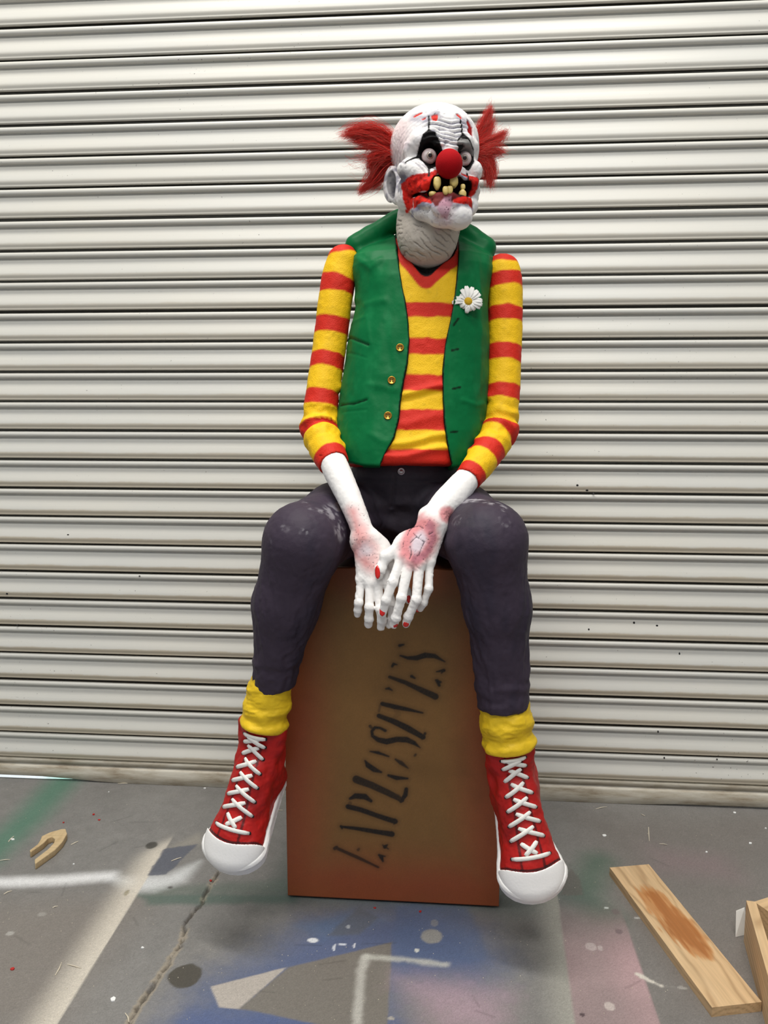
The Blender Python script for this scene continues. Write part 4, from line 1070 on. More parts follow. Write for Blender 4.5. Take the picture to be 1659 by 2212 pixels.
for side, (arm, palm, fing, th, ex) in enumerate(((aL, pL, fLm, tL_, exL), (aR, pR, fRm, tR_, exR))):
    f = hand(arm, palm, fing, th, ex)
    pts = np.array([p for p, r in arm] + [p for j in fing for p, r in j] + [p for p, r in th])
    V, F, Nn = sculpt(f, pts.min(0) - 36, pts.max(0) + 36, 1.6)
    # wrinkles over the joints and on the thumb web, sculpting marks
    dsp = 0.5 * fbm(V, 5, 3, 91) + 0.3 * fbm(V, 16, 2, 92)
    dsp = dsp - 0.45 * sstep(0.10, 0.0, np.abs(fbm(V * [1, 1.6, 1], 9, 2, 90))) * sstep(-0.1, 0.3, fbm(V, 30, 2, 89)) * (V[:, 1] < A(800, 1150, 200)[1])
    for j in fing + [th]:
        pp = [p for p, r in j]; dd, tt = chain_t(V, pp); acc = np.cumsum([0] + [np.linalg.norm(b_ - a) for a, b_ in zip(pp[:-1], pp[1:])])
        for t0 in acc[1:-1]:
            dsp = dsp + (dd < 13) * np.exp(-((tt - t0) / 6) ** 2) * 0.28 * np.sin((tt - t0) * 2.1)
    hatch = (V[:, 1] < A(800, 1185, 200)[1]) 
    dsp = dsp + hatch * 0.5 * np.sin((V[:, 0] * 0.9 + V[:, 1] * 0.55) / 1.7 + 5 * fbm(V, 12, 2, 93)) * sstep(0, .5, fbm(V, 22, 2, 94))
    c = np.repeat(lin((246, 243, 240))[None], len(V), 0) * (1 + 0.04 * fbm(V, 20, 2, 95))[:, None]
    fr = V[:, 2] > 60
    if side == 0:
        for pts2, w0, w1, a_ in (([(762, 1104), (772, 1140), (780, 1180)], 26, 2, .8), ([(770, 1196), (790, 1214), (806, 1224)], 26, 0, .8), ([(786, 1150), (806, 1180), (806, 1200)], 22, 6, .5)):
            q = [A(px, py, 205)[:2] for px, py in pts2]; dd = line_d(V[:, 0], V[:, 1], q)
            c = mixc(c, (222, 132, 130), a_ * sstep(w0, w1 - 6, dd + 5 * fbm(V, 14, 2, 96)))
        q = A(788, 1186, 205); c = mixc(c, (214, 206, 214), 0.6 * sstep(24, 4, np.hypot(V[:, 0] - q[0], V[:, 1] - q[1]) + 6 * fbm(V, 9, 2, 105)))
        zone = sstep(34, 14, line_d(V[:, 0], V[:, 1], [A(766, 1112, 190)[:2], A(782, 1180, 205)[:2], A(800, 1214, 210)[:2]]))
    else:
        q = A(905, 1168, 232)[:2]; ca, sa = math.cos(math.radians(-24)), math.sin(math.radians(-24))
        X_, Y_ = V[:, 0] - q[0], V[:, 1] - q[1]; U_ = X_ * ca + Y_ * -sa; W_ = X_ * sa + Y_ * ca
        U_, W_ = X_ * ca + Y_ * sa, -X_ * sa + Y_ * ca
        e_ = np.hypot(U_ / 30, W_ / 46) + 0.14 * fbm(V, 14, 2, 97)
        c = mixc(c, (214, 112, 118), fr * 0.85 * sstep(1.42, 0.82, e_))
        c = mixc(c, (150, 96, 118), fr * 0.5 * sstep(.35, .75, e_) * sstep(1.05, .8, e_) * (U_ > 0))
        c = mixc(c, (222, 212, 220), fr * 0.9 * sstep(0.70, 0.26, np.hypot(U_ / 26, (W_ + 2) / 44) + 0.1 * fbm(V, 8, 2, 98)))
        for l in ([(893, 1152), (903, 1162), (916, 1170), (910, 1182), (904, 1198)], [(903, 1162), (909, 1155)], [(884, 1146), (892, 1139), (905, 1136), (914, 1141)], [(884, 1146), (880, 1156)], [(926, 1154), (934, 1150)], [(886, 1180), (888, 1196), (884, 1206)], [(898, 1160), (886, 1172)]):
            dd = line_d(V[:, 0], V[:, 1], [A(px, py, 235)[:2] for px, py in l]) + 0.8 * fbm(V, 4, 2, 99)
            c = mixc(c, (58, 50, 62), fr * 0.85 * sstep(1.2, 0.3, dd)); dsp = dsp - fr * 0.8 * sstep(2.0, 0.4, dd)
        q2 = A(963, 1112, 190)[:2]; dd = np.hypot(V[:, 0] - q2[0], V[:, 1] - q2[1]) + 3 * fbm(V, 8, 2, 100)
        c = mixc(c, (206, 104, 110), fr * 0.8 * sstep(21, 10, dd)); dsp = dsp + fr * 1.5 * sstep(14, 4, dd) * fbm(V, 3, 2, 101)
        zone = fr * sstep(1.25, 1.0, e_) * sstep(0.35, 0.55, e_)
    pit = fbm(V, 2.1, 1, 103)
    pm = zone * sstep(0.56, 0.70, pit) * sstep(-.3, .3, fbm(V, 18, 2, 104) + .1)
    c = mixc(c, (64, 52, 60), 0.8 * pm); dsp = dsp - 0.5 * pm
    V = V + Nn * dsp[:, None]
    add_body(T.W(V), F, c); HANDS.append((V, Nn))

# ---- head
H = Frame(938, 360, -0.375)
def h(px, py, z): return H.L(px, py, z)
psi = math.radians(18)
RY = np.array([[math.cos(psi), 0, -math.sin(psi)], [0, 1, 0], [math.sin(psi), 0, math.cos(psi)]], np.float32)
EYE_L, EYE_R, NOSE = h(927, 338, 92), h(1003, 343, 68), h(970, 354, 116)
def hell(P, px, py, z, rad, R=RY): return ell(P, h(px, py, z), rad, R)
def hch(P, pts, k=6): return chain(P, [(h(*p[:3]), p[3]) for p in pts], k)
def f_mouth(P):
    """space of the open mouth"""
    d = hell(P, 970, 412, 92, (42, 23, 46))
    d = smin(d, hell(P, 968, 396, 112, (32, 22, 34)), 8)
    d = smin(d, hch(P, [(894, 424, 70, 4.5), (912, 424, 92, 6), (934, 423, 106, 8)]), 6)
    return smin(d, hell(P, 1004, 414, 74, (16, 20, 26)), 6)
EAR_R = np.array([[-0.66, 0.0, 0.751], [0.0, 1.0, 0.0], [0.751, 0, 0.66]], np.float32)
def ear_cup(P): return smin(ell(P, h(843, 392, 15), (11, 23, 11), EAR_R), ell(P, h(849, 412, 14), (9, 15, 8), EAR_R), 5)
def f_head(P):
    d = hell(P, 937, 321, -6, (91, 82, 104))
    d = smin(d, hell(P, 946, 390, 8, (76, 66, 84)), 26)
    d = smin(d, hell(P, 950, 330, 40, (74, 52, 58)), 20)
    # brows and bridge of the nose
    d = smin(d, hch(P, [(886, 326, 74, 13), (906, 304, 92, 15), (930, 297, 100, 14), (952, 312, 104, 11)], 8), 12)
    d = smin(d, hch(P, [(982, 316, 96, 10), (1004, 306, 78, 13), (1020, 316, 58, 11)], 8), 12)
    d = smin(d, hch(P, [(966, 300, 98, 12), (969, 340, 106, 14)]), 12)
    # sockets
    d = smax(d, -sph(P, EYE_L + [0, 0, 7], 20.5), 7); d = smax(d, -sph(P, EYE_R + [3, 0, 7], 19.5), 7)
    # cheeks
    d = smin(d, hell(P, 894, 368, 67, (34, 23, 29)), 9); d = smin(d, hell(P, 911, 373, 84, (26, 17, 20)), 14)
    d = smin(d, hell(P, 1019, 372, 44, (20, 23, 26)), 7)
    # muzzle, lips
    d = smin(d, hell(P, 950, 404, 56, (72, 28, 52)), 9)
    up = hch(P, [(876, 399, 48, 13), (897, 406, 77, 13), (916, 405, 97, 12), (930, 396, 108, 9), (944, 382, 114, 6)], 8)
    up = smin(up, hch(P, [(994, 384, 100, 6), (1008, 392, 84, 8), (1020, 398, 58, 12), (1024, 412, 40, 11), (1017, 420, 38, 8)], 8), 4)
    up = smin(up, hch(P, [(874, 404, 46, 12), (879, 424, 48, 13), (888, 438, 54, 10)], 8), 6)
    d = smin(d, up, 5)
    # jaw and chin
    d = smin(d, hch(P, [(866, 405, -10, 26), (884, 432, 30, 22), (915, 452, 70, 19), (950, 464, 86, 22), (985, 466, 84, 25)], 14), 10)
    d = smin(d, hch(P, [(1016, 420, -10, 18), (1010, 445, 40, 18), (994, 462, 80, 20)], 14), 10)
    d = smin(d, hell(P, 990, 470, 82, (27, 23, 26)), 8)
    d = smax(d, -f_mouth(P), 5)
    lo = hch(P, [(898, 437, 72, 10), (912, 436, 90, 12), (926, 442, 102, 9)], 6); lo = smin(lo, hch(P, [(980, 441, 107, 9), (997, 436, 98, 11.5), (1012, 437, 76, 10)], 6), 3)
    d = smin(d, lo, 4)
    # gums
    d = smin(d, hch(P, [(926, 434, 96, 8), (948, 427, 108, 9), (974, 426, 109, 9), (994, 430, 96, 8)], 6), 4)
    d = smin(d, hell(P, 957, 448, 108, (24, 19, 12)), 5)
    # ear
    Re = EAR_R
    Re_ = np.array([[-0.72, 0.0, 0.694], [0.0, 1.0, 0.0], [0.694, 0, 0.72]], np.float32)
    ear = ell(P, h(846, 398, 4), (10, 38, 21), Re)
    ear = smax(ear, -ear_cup(P), 3)
    ear = smin(ear, ell(P, h(857, 430, 10), (8, 12, 9), Re), 5)
    d = smin(d, ear, 4); d = smax(d, -ear_cup(P), 3)
    Re2 = Re * np.array([[-1, 1, 1], [1, 1, 1], [1, 1, -1]]) * np.array([[-1], [1], [-1]]); 
    ear2 = ell(P, h(1026, 384, -50), (9, 32, 20)); d = smin(d, ear2, 5)
    # neck, ends in a rounded rim inside the collar
    neck = hch(P, [(928, 430, -22, 59), (926, 480, -10, 62), (923, 512, 2, 62.5)], 20)
    d = smin(d, neck, 3.5)
    return d
V, F, Nn = sculpt(f_head, h(815, 600, 0) - [0, 0, 130], h(1050, 215, 0) + [0, 10, 160], 1.8)
x_, y_, z_ = V[:, 0], V[:, 1], V[:, 2]
def hp(l, z=90): return [tuple(h(px, py, z)[:2]) for px, py in l]
def cp(l, z=90): return hp([(720 + a / 4.1475, 200 + b_ / 4.1475) for a, b_ in l], z)       # from the close-up crop
front = z_ > 5
fz = sstep(-10, 25, z_)
# wrinkles ----------------------------------------------------------
# forehead furrows: sag towards the frown
fx0 = h(974, 300, 95)[0]
wv = y_ + 12.0 * np.exp(-((x_ - fx0) / 26) ** 2) + 0.0022 * (x_ - fx0) ** 2 + 3.5 * fbm(V, 26, 2, 111)
fm = sstep(h(0, 250, 90)[1], h(0, 268, 90)[1], y_) * sstep(h(0, 338, 90)[1], h(0, 318, 90)[1], y_) * sstep(52, 26, np.abs(x_ - h(962, 0, 90)[0])) * (z_ > 40)
dsp = fm * 2.0 * np.sin(wv / 1.55)
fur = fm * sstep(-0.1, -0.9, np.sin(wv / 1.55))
# neck wrinkles
ndist = hch(V, [(928, 430, -22, 59), (926, 480, -10, 62), (923, 512, 2, 62.5)], 20)
nk = sstep(3.0, 0.5, ndist) * sstep(h(0, 448, 40)[1], h(0, 470, 40)[1], y_) * sstep(h(0, 575, 40)[1], h(0, 545, 40)[1], y_)
wln = y_ * 0.92 + x_ * 0.50 + 9 * fbm(V, 30, 2, 113) + 2.2 * fbm(V, 9, 2, 112)
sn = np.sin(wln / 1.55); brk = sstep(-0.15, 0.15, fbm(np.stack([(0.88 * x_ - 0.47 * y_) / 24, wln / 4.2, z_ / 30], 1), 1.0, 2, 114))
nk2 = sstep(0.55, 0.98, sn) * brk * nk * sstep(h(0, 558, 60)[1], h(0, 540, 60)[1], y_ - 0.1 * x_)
dsp = dsp - 1.5 * nk2 + 0.9 * nk * fbm(V * [.6, 1.4, .6], 12, 2, 115)
# arcs round the brow
arc = np.hypot((x_ - h(925, 0, 90)[0]) / 0.86, (y_ - h(0, 338, 90)[1])) + 2.5 * fbm(V, 16, 2, 109)
am = sstep(46, 54, arc) * sstep(92, 78, arc) * (y_ > h(0, 345, 90)[1]) * sstep(h(950, 0, 90)[0], h(925, 0, 90)[0], x_) * (z_ > 0)
asn = np.sin(arc / 1.25); dsp = dsp - am * 0.35 * sstep(0.5, 1, asn)
# cheek folds
def fold_lines(l, amp, w):
    d = line_d(x_, y_, cp(l)); return amp * np.exp(-(d / w) ** 2) * front
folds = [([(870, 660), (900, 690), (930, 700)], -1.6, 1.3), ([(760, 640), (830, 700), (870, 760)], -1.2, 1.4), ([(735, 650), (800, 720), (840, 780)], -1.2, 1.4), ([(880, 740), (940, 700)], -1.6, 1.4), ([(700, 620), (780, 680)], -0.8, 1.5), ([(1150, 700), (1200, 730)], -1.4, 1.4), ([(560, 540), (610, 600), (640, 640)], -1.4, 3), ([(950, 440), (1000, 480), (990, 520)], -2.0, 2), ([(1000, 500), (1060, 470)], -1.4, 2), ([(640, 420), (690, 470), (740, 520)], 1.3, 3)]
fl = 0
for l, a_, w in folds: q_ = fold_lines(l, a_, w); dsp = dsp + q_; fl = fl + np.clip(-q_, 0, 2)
dsp = dsp + 0.9 * fbm(V, 22, 2, 116) + 0.5 * fbm(V, 5, 2, 117) - 0.7 * sstep(0.12, 0.0, np.abs(fbm(V * [1, 1.5, 1], 11, 2, 107))) * sstep(0.0, 0.3, fbm(V, 32, 2, 106)) * fz
# colours -----------------------------------------------------------
hc = np.repeat(lin((238, 235, 233))[None], len(V), 0)
hc = mixc(hc, (186, 183, 194), 0.55 * sstep(0, .6, fbm(V, 24, 3, 118)) * fz)
hc = mixc(hc, (176, 172, 186), 0.5 * sstep(0.15, .6, fbm(V * [1, .6, 1], 7, 3, 108)) * fz)
hc = mixc(hc, (236, 206, 206), 0.6 * np.exp(-((x_ - h(866, 0, 0)[0]) / 18) ** 2) * sstep(h(0, 380, 0)[1], h(0, 340, 0)[1], y_) * sstep(h(0, 250, 0)[1], h(0, 290, 0)[1], y_))
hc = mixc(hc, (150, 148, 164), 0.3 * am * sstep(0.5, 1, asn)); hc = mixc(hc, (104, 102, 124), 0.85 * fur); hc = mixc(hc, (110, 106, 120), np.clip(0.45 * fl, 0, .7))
hc = mixc(hc, (186, 176, 162), 0.88 * sstep(6.0, 0.5, ndist) * sstep(h(0, 436, 40)[1], h(0, 465, 40)[1], y_))
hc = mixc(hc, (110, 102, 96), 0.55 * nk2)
def ptm(l, soft=1.6, wv=1.2, z=90): return sstep(soft, -soft, poly_sd(x_, y_, cp(l, z)) + wv * fbm(V, 5, 2, 119))
# grey-violet shading airbrushed round the sores, ear and cheek
for l, c_, a_, w in (([(730, 190), (830, 240), (900, 200)], (150, 146, 162), .6, 16), ([(930, 200), (960, 230)], (130, 126, 140), .6, 9), ([(1110, 200), (1190, 250)], (140, 136, 150), .6, 10), ([(610, 740), (700, 790), (840, 790)], (104, 102, 126), .9, 13), ([(1140, 740), (1200, 790), (1290, 780)], (110, 108, 132), .85, 11), ([(730, 1030), (820, 1020), (900, 1050)], (130, 128, 156), .8, 9), ([(1060, 1040), (1240, 1020)], (160, 150, 176), .6, 7)):
    hc = mixc(hc, c_, front * a_ * sstep(w, w * 0.2, line_d(x_, y_, cp(l)) + 4 * fbm(V, 9, 2, 120)))
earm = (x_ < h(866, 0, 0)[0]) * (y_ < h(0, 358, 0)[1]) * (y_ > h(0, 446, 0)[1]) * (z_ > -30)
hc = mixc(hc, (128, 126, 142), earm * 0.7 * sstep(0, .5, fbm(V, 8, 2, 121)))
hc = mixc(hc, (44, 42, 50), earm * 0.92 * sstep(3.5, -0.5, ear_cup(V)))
# red scalp sores
for l in ([(715, 180), (740, 155), (795, 148), (800, 165), (760, 180), (725, 190)], [(788, 222), (830, 215), (825, 240), (800, 242)], [(872, 212), (900, 196), (935, 200), (934, 245), (915, 275), (895, 262), (875, 240)], [(1098, 180), (1120, 172), (1155, 205), (1150, 225), (1120, 205)]):
    mm = ptm(l, 0.9, 1.0) * (z_ > 20); hc = mixc(hc, (206, 50, 40), mm); dsp = dsp - 1.8 * mm
wnd = ptm([(1188, 255), (1215, 260), (1240, 300), (1250, 360), (1245, 420), (1215, 425), (1195, 380), (1205, 340), (1190, 300)], 1.0, 1.5, 60) * (z_ > 0)
hc = mixc(hc, (150, 20, 22), wnd); dsp = dsp - 3 * wnd
# mouth paint
lipm = np.maximum.reduce([ptm([(610, 790), (700, 780), (850, 780), (905, 740), (955, 742), (915, 800), (885, 880), (862, 935), (780, 938), (718, 935), (715, 1040), (660, 1020), (625, 930)], 1.2, 1.5, 75), ptm([(715, 945), (760, 920), (845, 940), (905, 1045), (860, 1035), (790, 1015), (720, 1035)], 1.0, 1.2, 85), ptm([(1055, 990), (1110, 945), (1235, 940), (1250, 1010), (1160, 1030), (1060, 1035)], 1.0, 1.2, 90), ptm([(1130, 760), (1310, 760), (1290, 860), (1235, 940), (1190, 900), (1200, 840), (1140, 790)], 1.2, 1.2, 60)]) * front
lr = fbm(V, 6, 3, 123)
hc = mixc(hc, (214, 36, 24), lipm); hc = mixc(hc, (120, 12, 12), lipm * 0.8 * sstep(0.05, .55, lr))
hc = mixc(hc, (150, 16, 16), lipm * 0.5 * sstep(h(0, 410, 80)[1], h(0, 385, 80)[1], y_))
dsp = dsp + lipm * 1.0 * lr + lipm * 0.7 * np.sin(x_ / 2.4 + 4 * fbm(V, 14, 2, 124)) * sstep(h(0, 415, 80)[1], h(0, 400, 80)[1], y_)
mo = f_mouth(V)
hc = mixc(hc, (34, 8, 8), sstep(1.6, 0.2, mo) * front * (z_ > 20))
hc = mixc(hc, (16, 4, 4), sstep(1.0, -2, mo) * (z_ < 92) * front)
gum = ptm([(850, 940), (930, 905), (1000, 905), (1060, 915), (1130, 935), (1070, 985), (1050, 1040), (905, 1050), (880, 1000)], 1.2, 1.0, 104) * (z_ > 60)
hc = mixc(hc, (112, 40, 40), gum)
pink = ptm([(945, 1015), (990, 955), (1050, 958), (1062, 1020), (1040, 1080), (1020, 1140), (965, 1120), (925, 1062)], 2.0, 1.5, 106) * (z_ > 60)
hc = mixc(hc, (198, 152, 168), 0.9 * pink)
halo_p = sstep(20, 0, poly_sd(x_, y_, cp([(940, 1040), (1040, 1030), (1020, 1140), (960, 1120)], 106))) * (z_ > 60)
hc = mixc(hc, (216, 176, 190), halo_p * 0.35 * (1 - lipm) * (1 - gum))
pitz = np.maximum(pink, sstep(12, 0, line_d(x_, y_, cp([(790, 1040), (900, 1080), (1000, 1130), (1110, 1050)], 100)))) * front
pits = pitz * sstep(0.58, 0.70, fbm(V, 2.1, 1, 125)); hc = mixc(hc, (70, 30, 50), pits * 0.85); dsp = dsp - 0.6 * pits
pz2 = sstep(16, 4, line_d(x_, y_, cp([(860, 200), (950, 190), (960, 240)], 80))) * front
p2_ = pz2 * sstep(0.5, 0.62, fbm(V, 2.6, 1, 126)); hc = mixc(hc, (40, 40, 48), 0.85 * p2_)
# black eye paint
blk = ptm([(850, 352), (905, 380), (940, 450), (965, 520), (985, 575), (950, 640), (905, 660), (868, 690), (845, 690), (800, 620), (765, 578), (640, 618), (636, 610), (745, 552), (768, 480), (800, 400)], 0.7, 0.5, 98) * (z_ > 30)
blk = np.maximum(blk, ptm([(1152, 398), (1190, 430), (1262, 500), (1268, 600), (1240, 660), (1215, 690), (1195, 690), (1150, 662), (1120, 600), (1090, 520), (1105, 470), (1130, 430)], 0.7, 0.8, 74) * (z_ > 20))
for l, w in (([(856, 205), (858, 280), (851, 360)], 1.3), ([(855, 680), (856, 730), (850, 775)], 1.5), ([(1140, 228), (1150, 300), (1156, 405)], 1.3), ([(1208, 685), (1213, 730), (1210, 780)], 1.5)):
    blk = np.maximum(blk, front * sstep(w + 1.3, w - 0.3, line_d(x_, y_, cp(l, 92)) + 0.6 * fbm(V, 4, 2, 127)))
hc = mixc(hc, (14, 12, 13), blk)
flap = ptm([(1088, 500), (1130, 455), (1200, 448), (1262, 500), (1262, 535), (1210, 505), (1150, 500), (1100, 520)], 0.8, 0.8, 80) * (z_ > 20)
hc = mixc(hc, (148, 146, 144), flap * 0.95); dsp = dsp + 2.2 * flap
V = V + Nn * dsp[:, None]
HEAD_V = V
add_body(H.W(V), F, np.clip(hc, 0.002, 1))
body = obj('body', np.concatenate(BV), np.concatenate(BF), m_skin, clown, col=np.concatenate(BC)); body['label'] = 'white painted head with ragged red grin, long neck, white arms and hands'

# nails
def nail(px, py, z, l, w, tilt, facing, side):
    c = A(px, py, z); Vh, Nh = HANDS[side]
    near = np.argsort(np.linalg.norm(Vh - c, axis=1))[:20]
    f = np.array(facing, float); f /= np.linalg.norm(f)
    ax = np.array([math.sin(tilt), -math.cos(tilt), 0]); ax = ax - f * (ax @ f); ax /= np.linalg.norm(ax); sd = np.cross(f, ax)
    V_, F_ = [], []
    n = 9
    for i in range(n):
        t = -1 + 2 * i / (n - 1); ww = w * math.sqrt(max(1 - abs(t) ** 3, 0.02))
        for j in range(7):
            u = -1 + j / 3; V_.append(c + ax * t * l + sd * u * ww + f * (1.8 - 1.8 * u * u - 0.8 * t * t))
    m0 = len(V_); V_ += [v - f * 1.6 for v in V_]
    for i in range(n - 1):
        for j in range(6):
            q = (i * 7 + j, i * 7 + j + 1, (i + 1) * 7 + j + 1, (i + 1) * 7 + j); F_.append(q); F_.append(tuple(m0 + k for k in q[::-1]))
    rim = [j for j in range(7)] + [i * 7 + 6 for i in range(1, n)] + [(n - 1) * 7 + j for j in range(5, -1, -1)] + [i * 7 for i in range(n - 2, 0, -1)]
    for a, b_ in zip(rim, rim[1:] + rim[:1]): F_.append((a, m0 + a, m0 + b_, b_))
    obj('fingernail', T.W(np.array(V_)), F_, m_nail, body)['label'] = 'long red fingernail'
nail(815, 1236, 245.5, 12.5, 5.2, 0.10, (-0.5, 0.1, 0.87), 1)
nail(826, 1320, 254.5, 9.5, 5.2, -0.05, (-0.1, 0.1, 1), 1)
nail(853, 1350, 252, 6, 5.2, -0.3, (-.1, -0.45, .9), 1)
nail(877, 1349, 249.5, 6, 5.2, -0.3, (-.1, -0.45, .9), 1)
nail(903, 1317, 232, 6.5, 4.2, -0.5, (-.4, -0.5, .8), 1)
nail(883, 1293, 212, 10, 4.4, 0.2, (0.3, 0.1, 1), 0)

# ---- eyes, nose, teeth
def ball(c, r, n=28, m_=20, sc=(1, 1, 1), R=None):
    V_ = []; 
    for i in range(m_ + 1):
        th = math.pi * i / m_
        for j in range(n):
            a = 2 * math.pi * j / n; v = np.array([math.sin(th) * math.cos(a) * sc[0], math.sin(th) * math.sin(a) * sc[1], math.cos(th) * sc[2]]) * r
            V_.append(v if R is None else v @ R)
    F_ = np.array([(i * n + j, (i + 1) * n + j, (i + 1) * n + (j + 1) % n, i * n + (j + 1) % n) for i in range(m_) for j in range(n)])
    return np.array(V_) + c, F_
m_eye = mat_paint('glass_eye', 0.12, 0.6, (10, 0.0), coat=0.35)
for E_, r, g in ((EYE_L, 14.8, (0.10, -0.27, 1)), (EYE_R, 14.2, (-0.02, -0.30, 1))):
    V_, F_ = ball(E_, r, 72, 60); g = np.array(g, float); g /= np.linalg.norm(g)
    n_ = (V_ - E_) / r; an = np.degrees(np.arccos(np.clip(n_ @ g, -1, 1)))
    c = np.repeat(lin((216, 202, 200))[None], len(V_), 0)
    c = mixc(c, (206, 150, 148), 0.6 * sstep(40, 85, an) + 0.25 * sstep(0.2, .6, fbm(V_, 4, 2, 131)))
    c = mixc(c, (92, 78, 74), sstep(28.5, 26.5, an)); c = mixc(c, (196, 184, 170), sstep(25, 23, an)); c = mixc(c, (150, 130, 118), sstep(22, 16, an)); c = mixc(c, (26, 5, 4), sstep(15.5, 13.5, an))
    V_ = V_ + n_ * (1.3 * sstep(30, 10, an))[:, None]
    obj('eye', H.W(V_), F_, m_eye, body, col=c)['label'] = 'staring glass eye'
m_nose = mat_plain('red_foam', (168, 8, 18), 0.85, spec=0.15, bump=(700, 0.35))
V_, F_ = ball(NOSE, 26, 48, 36, (1.0, 1.07, 0.98)); obj('nose', H.W(V_), F_, m_nose, body)['label'] = 'red foam ball nose'
m_tooth = mat_plain('yellowed_tooth', (216, 190, 112), 0.35, bump=(120, 0.2))
for (cx, cy, w, hh, z, kind) in ((930, 815, 29, 49, 112, -1), (1080, 805, 32, 42, 106, -1), (1006, 880, 23, 32, 117, 0), (1044, 876, 23, 32, 115, 0), (889, 912, 29, 19, 105, 0), (1160, 850, 19, 25, 94, -1), (1157, 908, 29, 32, 99, 1)):
    c = h(720 + cx / 4.1475, 200 + cy / 4.1475, z); k = 1 / 4.1475 * 1.9 / 1.9
    def f_t(P, c=c, w=w, hh=hh, kind=kind):
        Q = P - c.astype(np.float32); yy = Q[:, 1] / (hh * 0.26); 
        s_ = 1 - 0.42 * sstep(0.1, 1.0, -kind * -1 * yy * (1 if kind else 0)) if kind else 1
        if kind < 0: s_ = 1 - 0.45 * sstep(-0.1, -1.0, yy)
        elif kind > 0: s_ = 1 - 0.45 * sstep(0.1, 1.0, yy)
        else: s_ = 1 - 0.18 * sstep(0.2, -1.0, yy)
        q = np.stack([np.abs(Q[:, 0]) / (w * 0.26 * s_), np.abs(yy), np.abs(Q[:, 2]) / (w * 0.24)], 1)
        return ((q ** 3.0).sum(1) ** (1 / 3.0) - 1) * min(w, hh) * 0.24
    V_, F_, _n = sculpt(f_t, c - 16, c + 16, 0.8, 1); obj('tooth', H.W(V_), F_, m_tooth, body)['label'] = 'crooked yellow tooth'

# ---- hair tufts
m_hair = bpy.data.materials.new('red_wool_hair'); nt, N, Lk, b = nodes(m_hair)
hi_ = N.new('ShaderNodeAttribute'); hi_.attribute_name = 'Col'; Lk.new(hi_.outputs['Color'], b.inputs['Base Color']); b.inputs['Roughness'].default_value = 0.55; b.inputs['Specular IOR Level'].default_value = 0.3
tl = N.new('ShaderNodeBsdfTranslucent'); Lk.new(hi_.outputs['Color'], tl.inputs['Color']); ms = N.new('ShaderNodeMixShader'); ms.inputs[0].default_value = 0.42
Lk.new(b.outputs[0], ms.inputs[1]); Lk.new(tl.outputs[0], ms.inputs[2]); Lk.new(ms.outputs[0], N['Material Output'].inputs['Surface'])
rh = np.random.default_rng(5)
def tuft(name, locks, lab):
    Vs, Cs = [], []; K = 11
    for (path, wid, n, curl) in locks:
        n = int(n * 2.8)
        pth = np.array([H.L(720 + p[0] / 4.1475, 200 + p[1] / 4.1475, p[2]) for p in path]); L_ = len(pth)
        ts = np.linspace(0, L_ - 1, K); i0 = np.clip(ts.astype(int), 0, L_ - 2); fr_ = (ts - i0)[:, None]
        pts = pth[i0] * (1 - fr_) + pth[i0 + 1] * fr_
        pts[1:-1] = (pts[:-2] + 2 * pts[1:-1] + pts[2:]) / 4
        u = np.linspace(0, 1, K)[None, :, None]
        end = rh.uniform(0.68, 1.06, (n, 1, 1))
        a = rh.uniform(0, 6.28, n); r_ = np.abs(rh.normal(0, 0.72, n)) + 0.05
        offv = (np.stack([np.cos(a), np.sin(a), rh.normal(0, .8, n)], 1) * r_[:, None])[:, None, :]
        w_ = np.interp(u[0, :, 0], np.linspace(0, 1, len(wid)), wid)[None, :, None]
        ph = rh.uniform(0, 6.28, (n, 1, 3)); fq = rh.uniform(8, 26, (n, 1, 1))
        wig = np.sin(u * fq * np.array([1, .9, 1.1]) + ph) * curl * 0.9 * (0.15 + u) * (9 / fq) ** 0.5
        p = pts[0] + (pts[None] - pts[0]) * end + offv * w_ + wig
        rad = rh.uniform(0.16, 0.30, (n, 1, 1)) * (1 - 0.55 * u)
        t = np.gradient(p, axis=1); t /= np.linalg.norm(t, axis=2, keepdims=True) + 1e-9
        s_ = np.cross(t, np.array([0.3, 0.2, 0.93])); s_ /= np.linalg.norm(s_, axis=2, keepdims=True) + 1e-9; w2 = np.cross(s_, t)
        V_ = np.stack([p + rad * (math.cos(b_) * s_ + math.sin(b_) * w2) for b_ in (0, 2.094, 4.189)], 2)       # n, K, 3, xyz
        Vs.append(V_.reshape(-1, 3))
        cc = np.where(rh.random((n, 1)) > .25, lin((232, 72, 62)) * rh.uniform(0.75, 1.25, (n, 1)), lin((240, 126, 112)) * rh.uniform(.8, 1.1, (n, 1)))
        Cs.append(np.repeat(cc, K * 3, 0))
    V = np.concatenate(Vs); ns_ = len(V) // (K * 3)
    S_, I_, J_ = np.meshgrid(np.arange(ns_), np.arange(K - 1), np.arange(3), indexing='ij'); b0 = (S_ * K + I_) * 3
    F = np.stack([b0 + J_, b0 + (J_ + 1) % 3, b0 + 3 + (J_ + 1) % 3, b0 + 3 + J_], -1).reshape(-1, 4)
    obj(name, H.W(V), F, m_hair, body, col=np.clip(np.concatenate(Cs), 0, 1))['label'] = lab
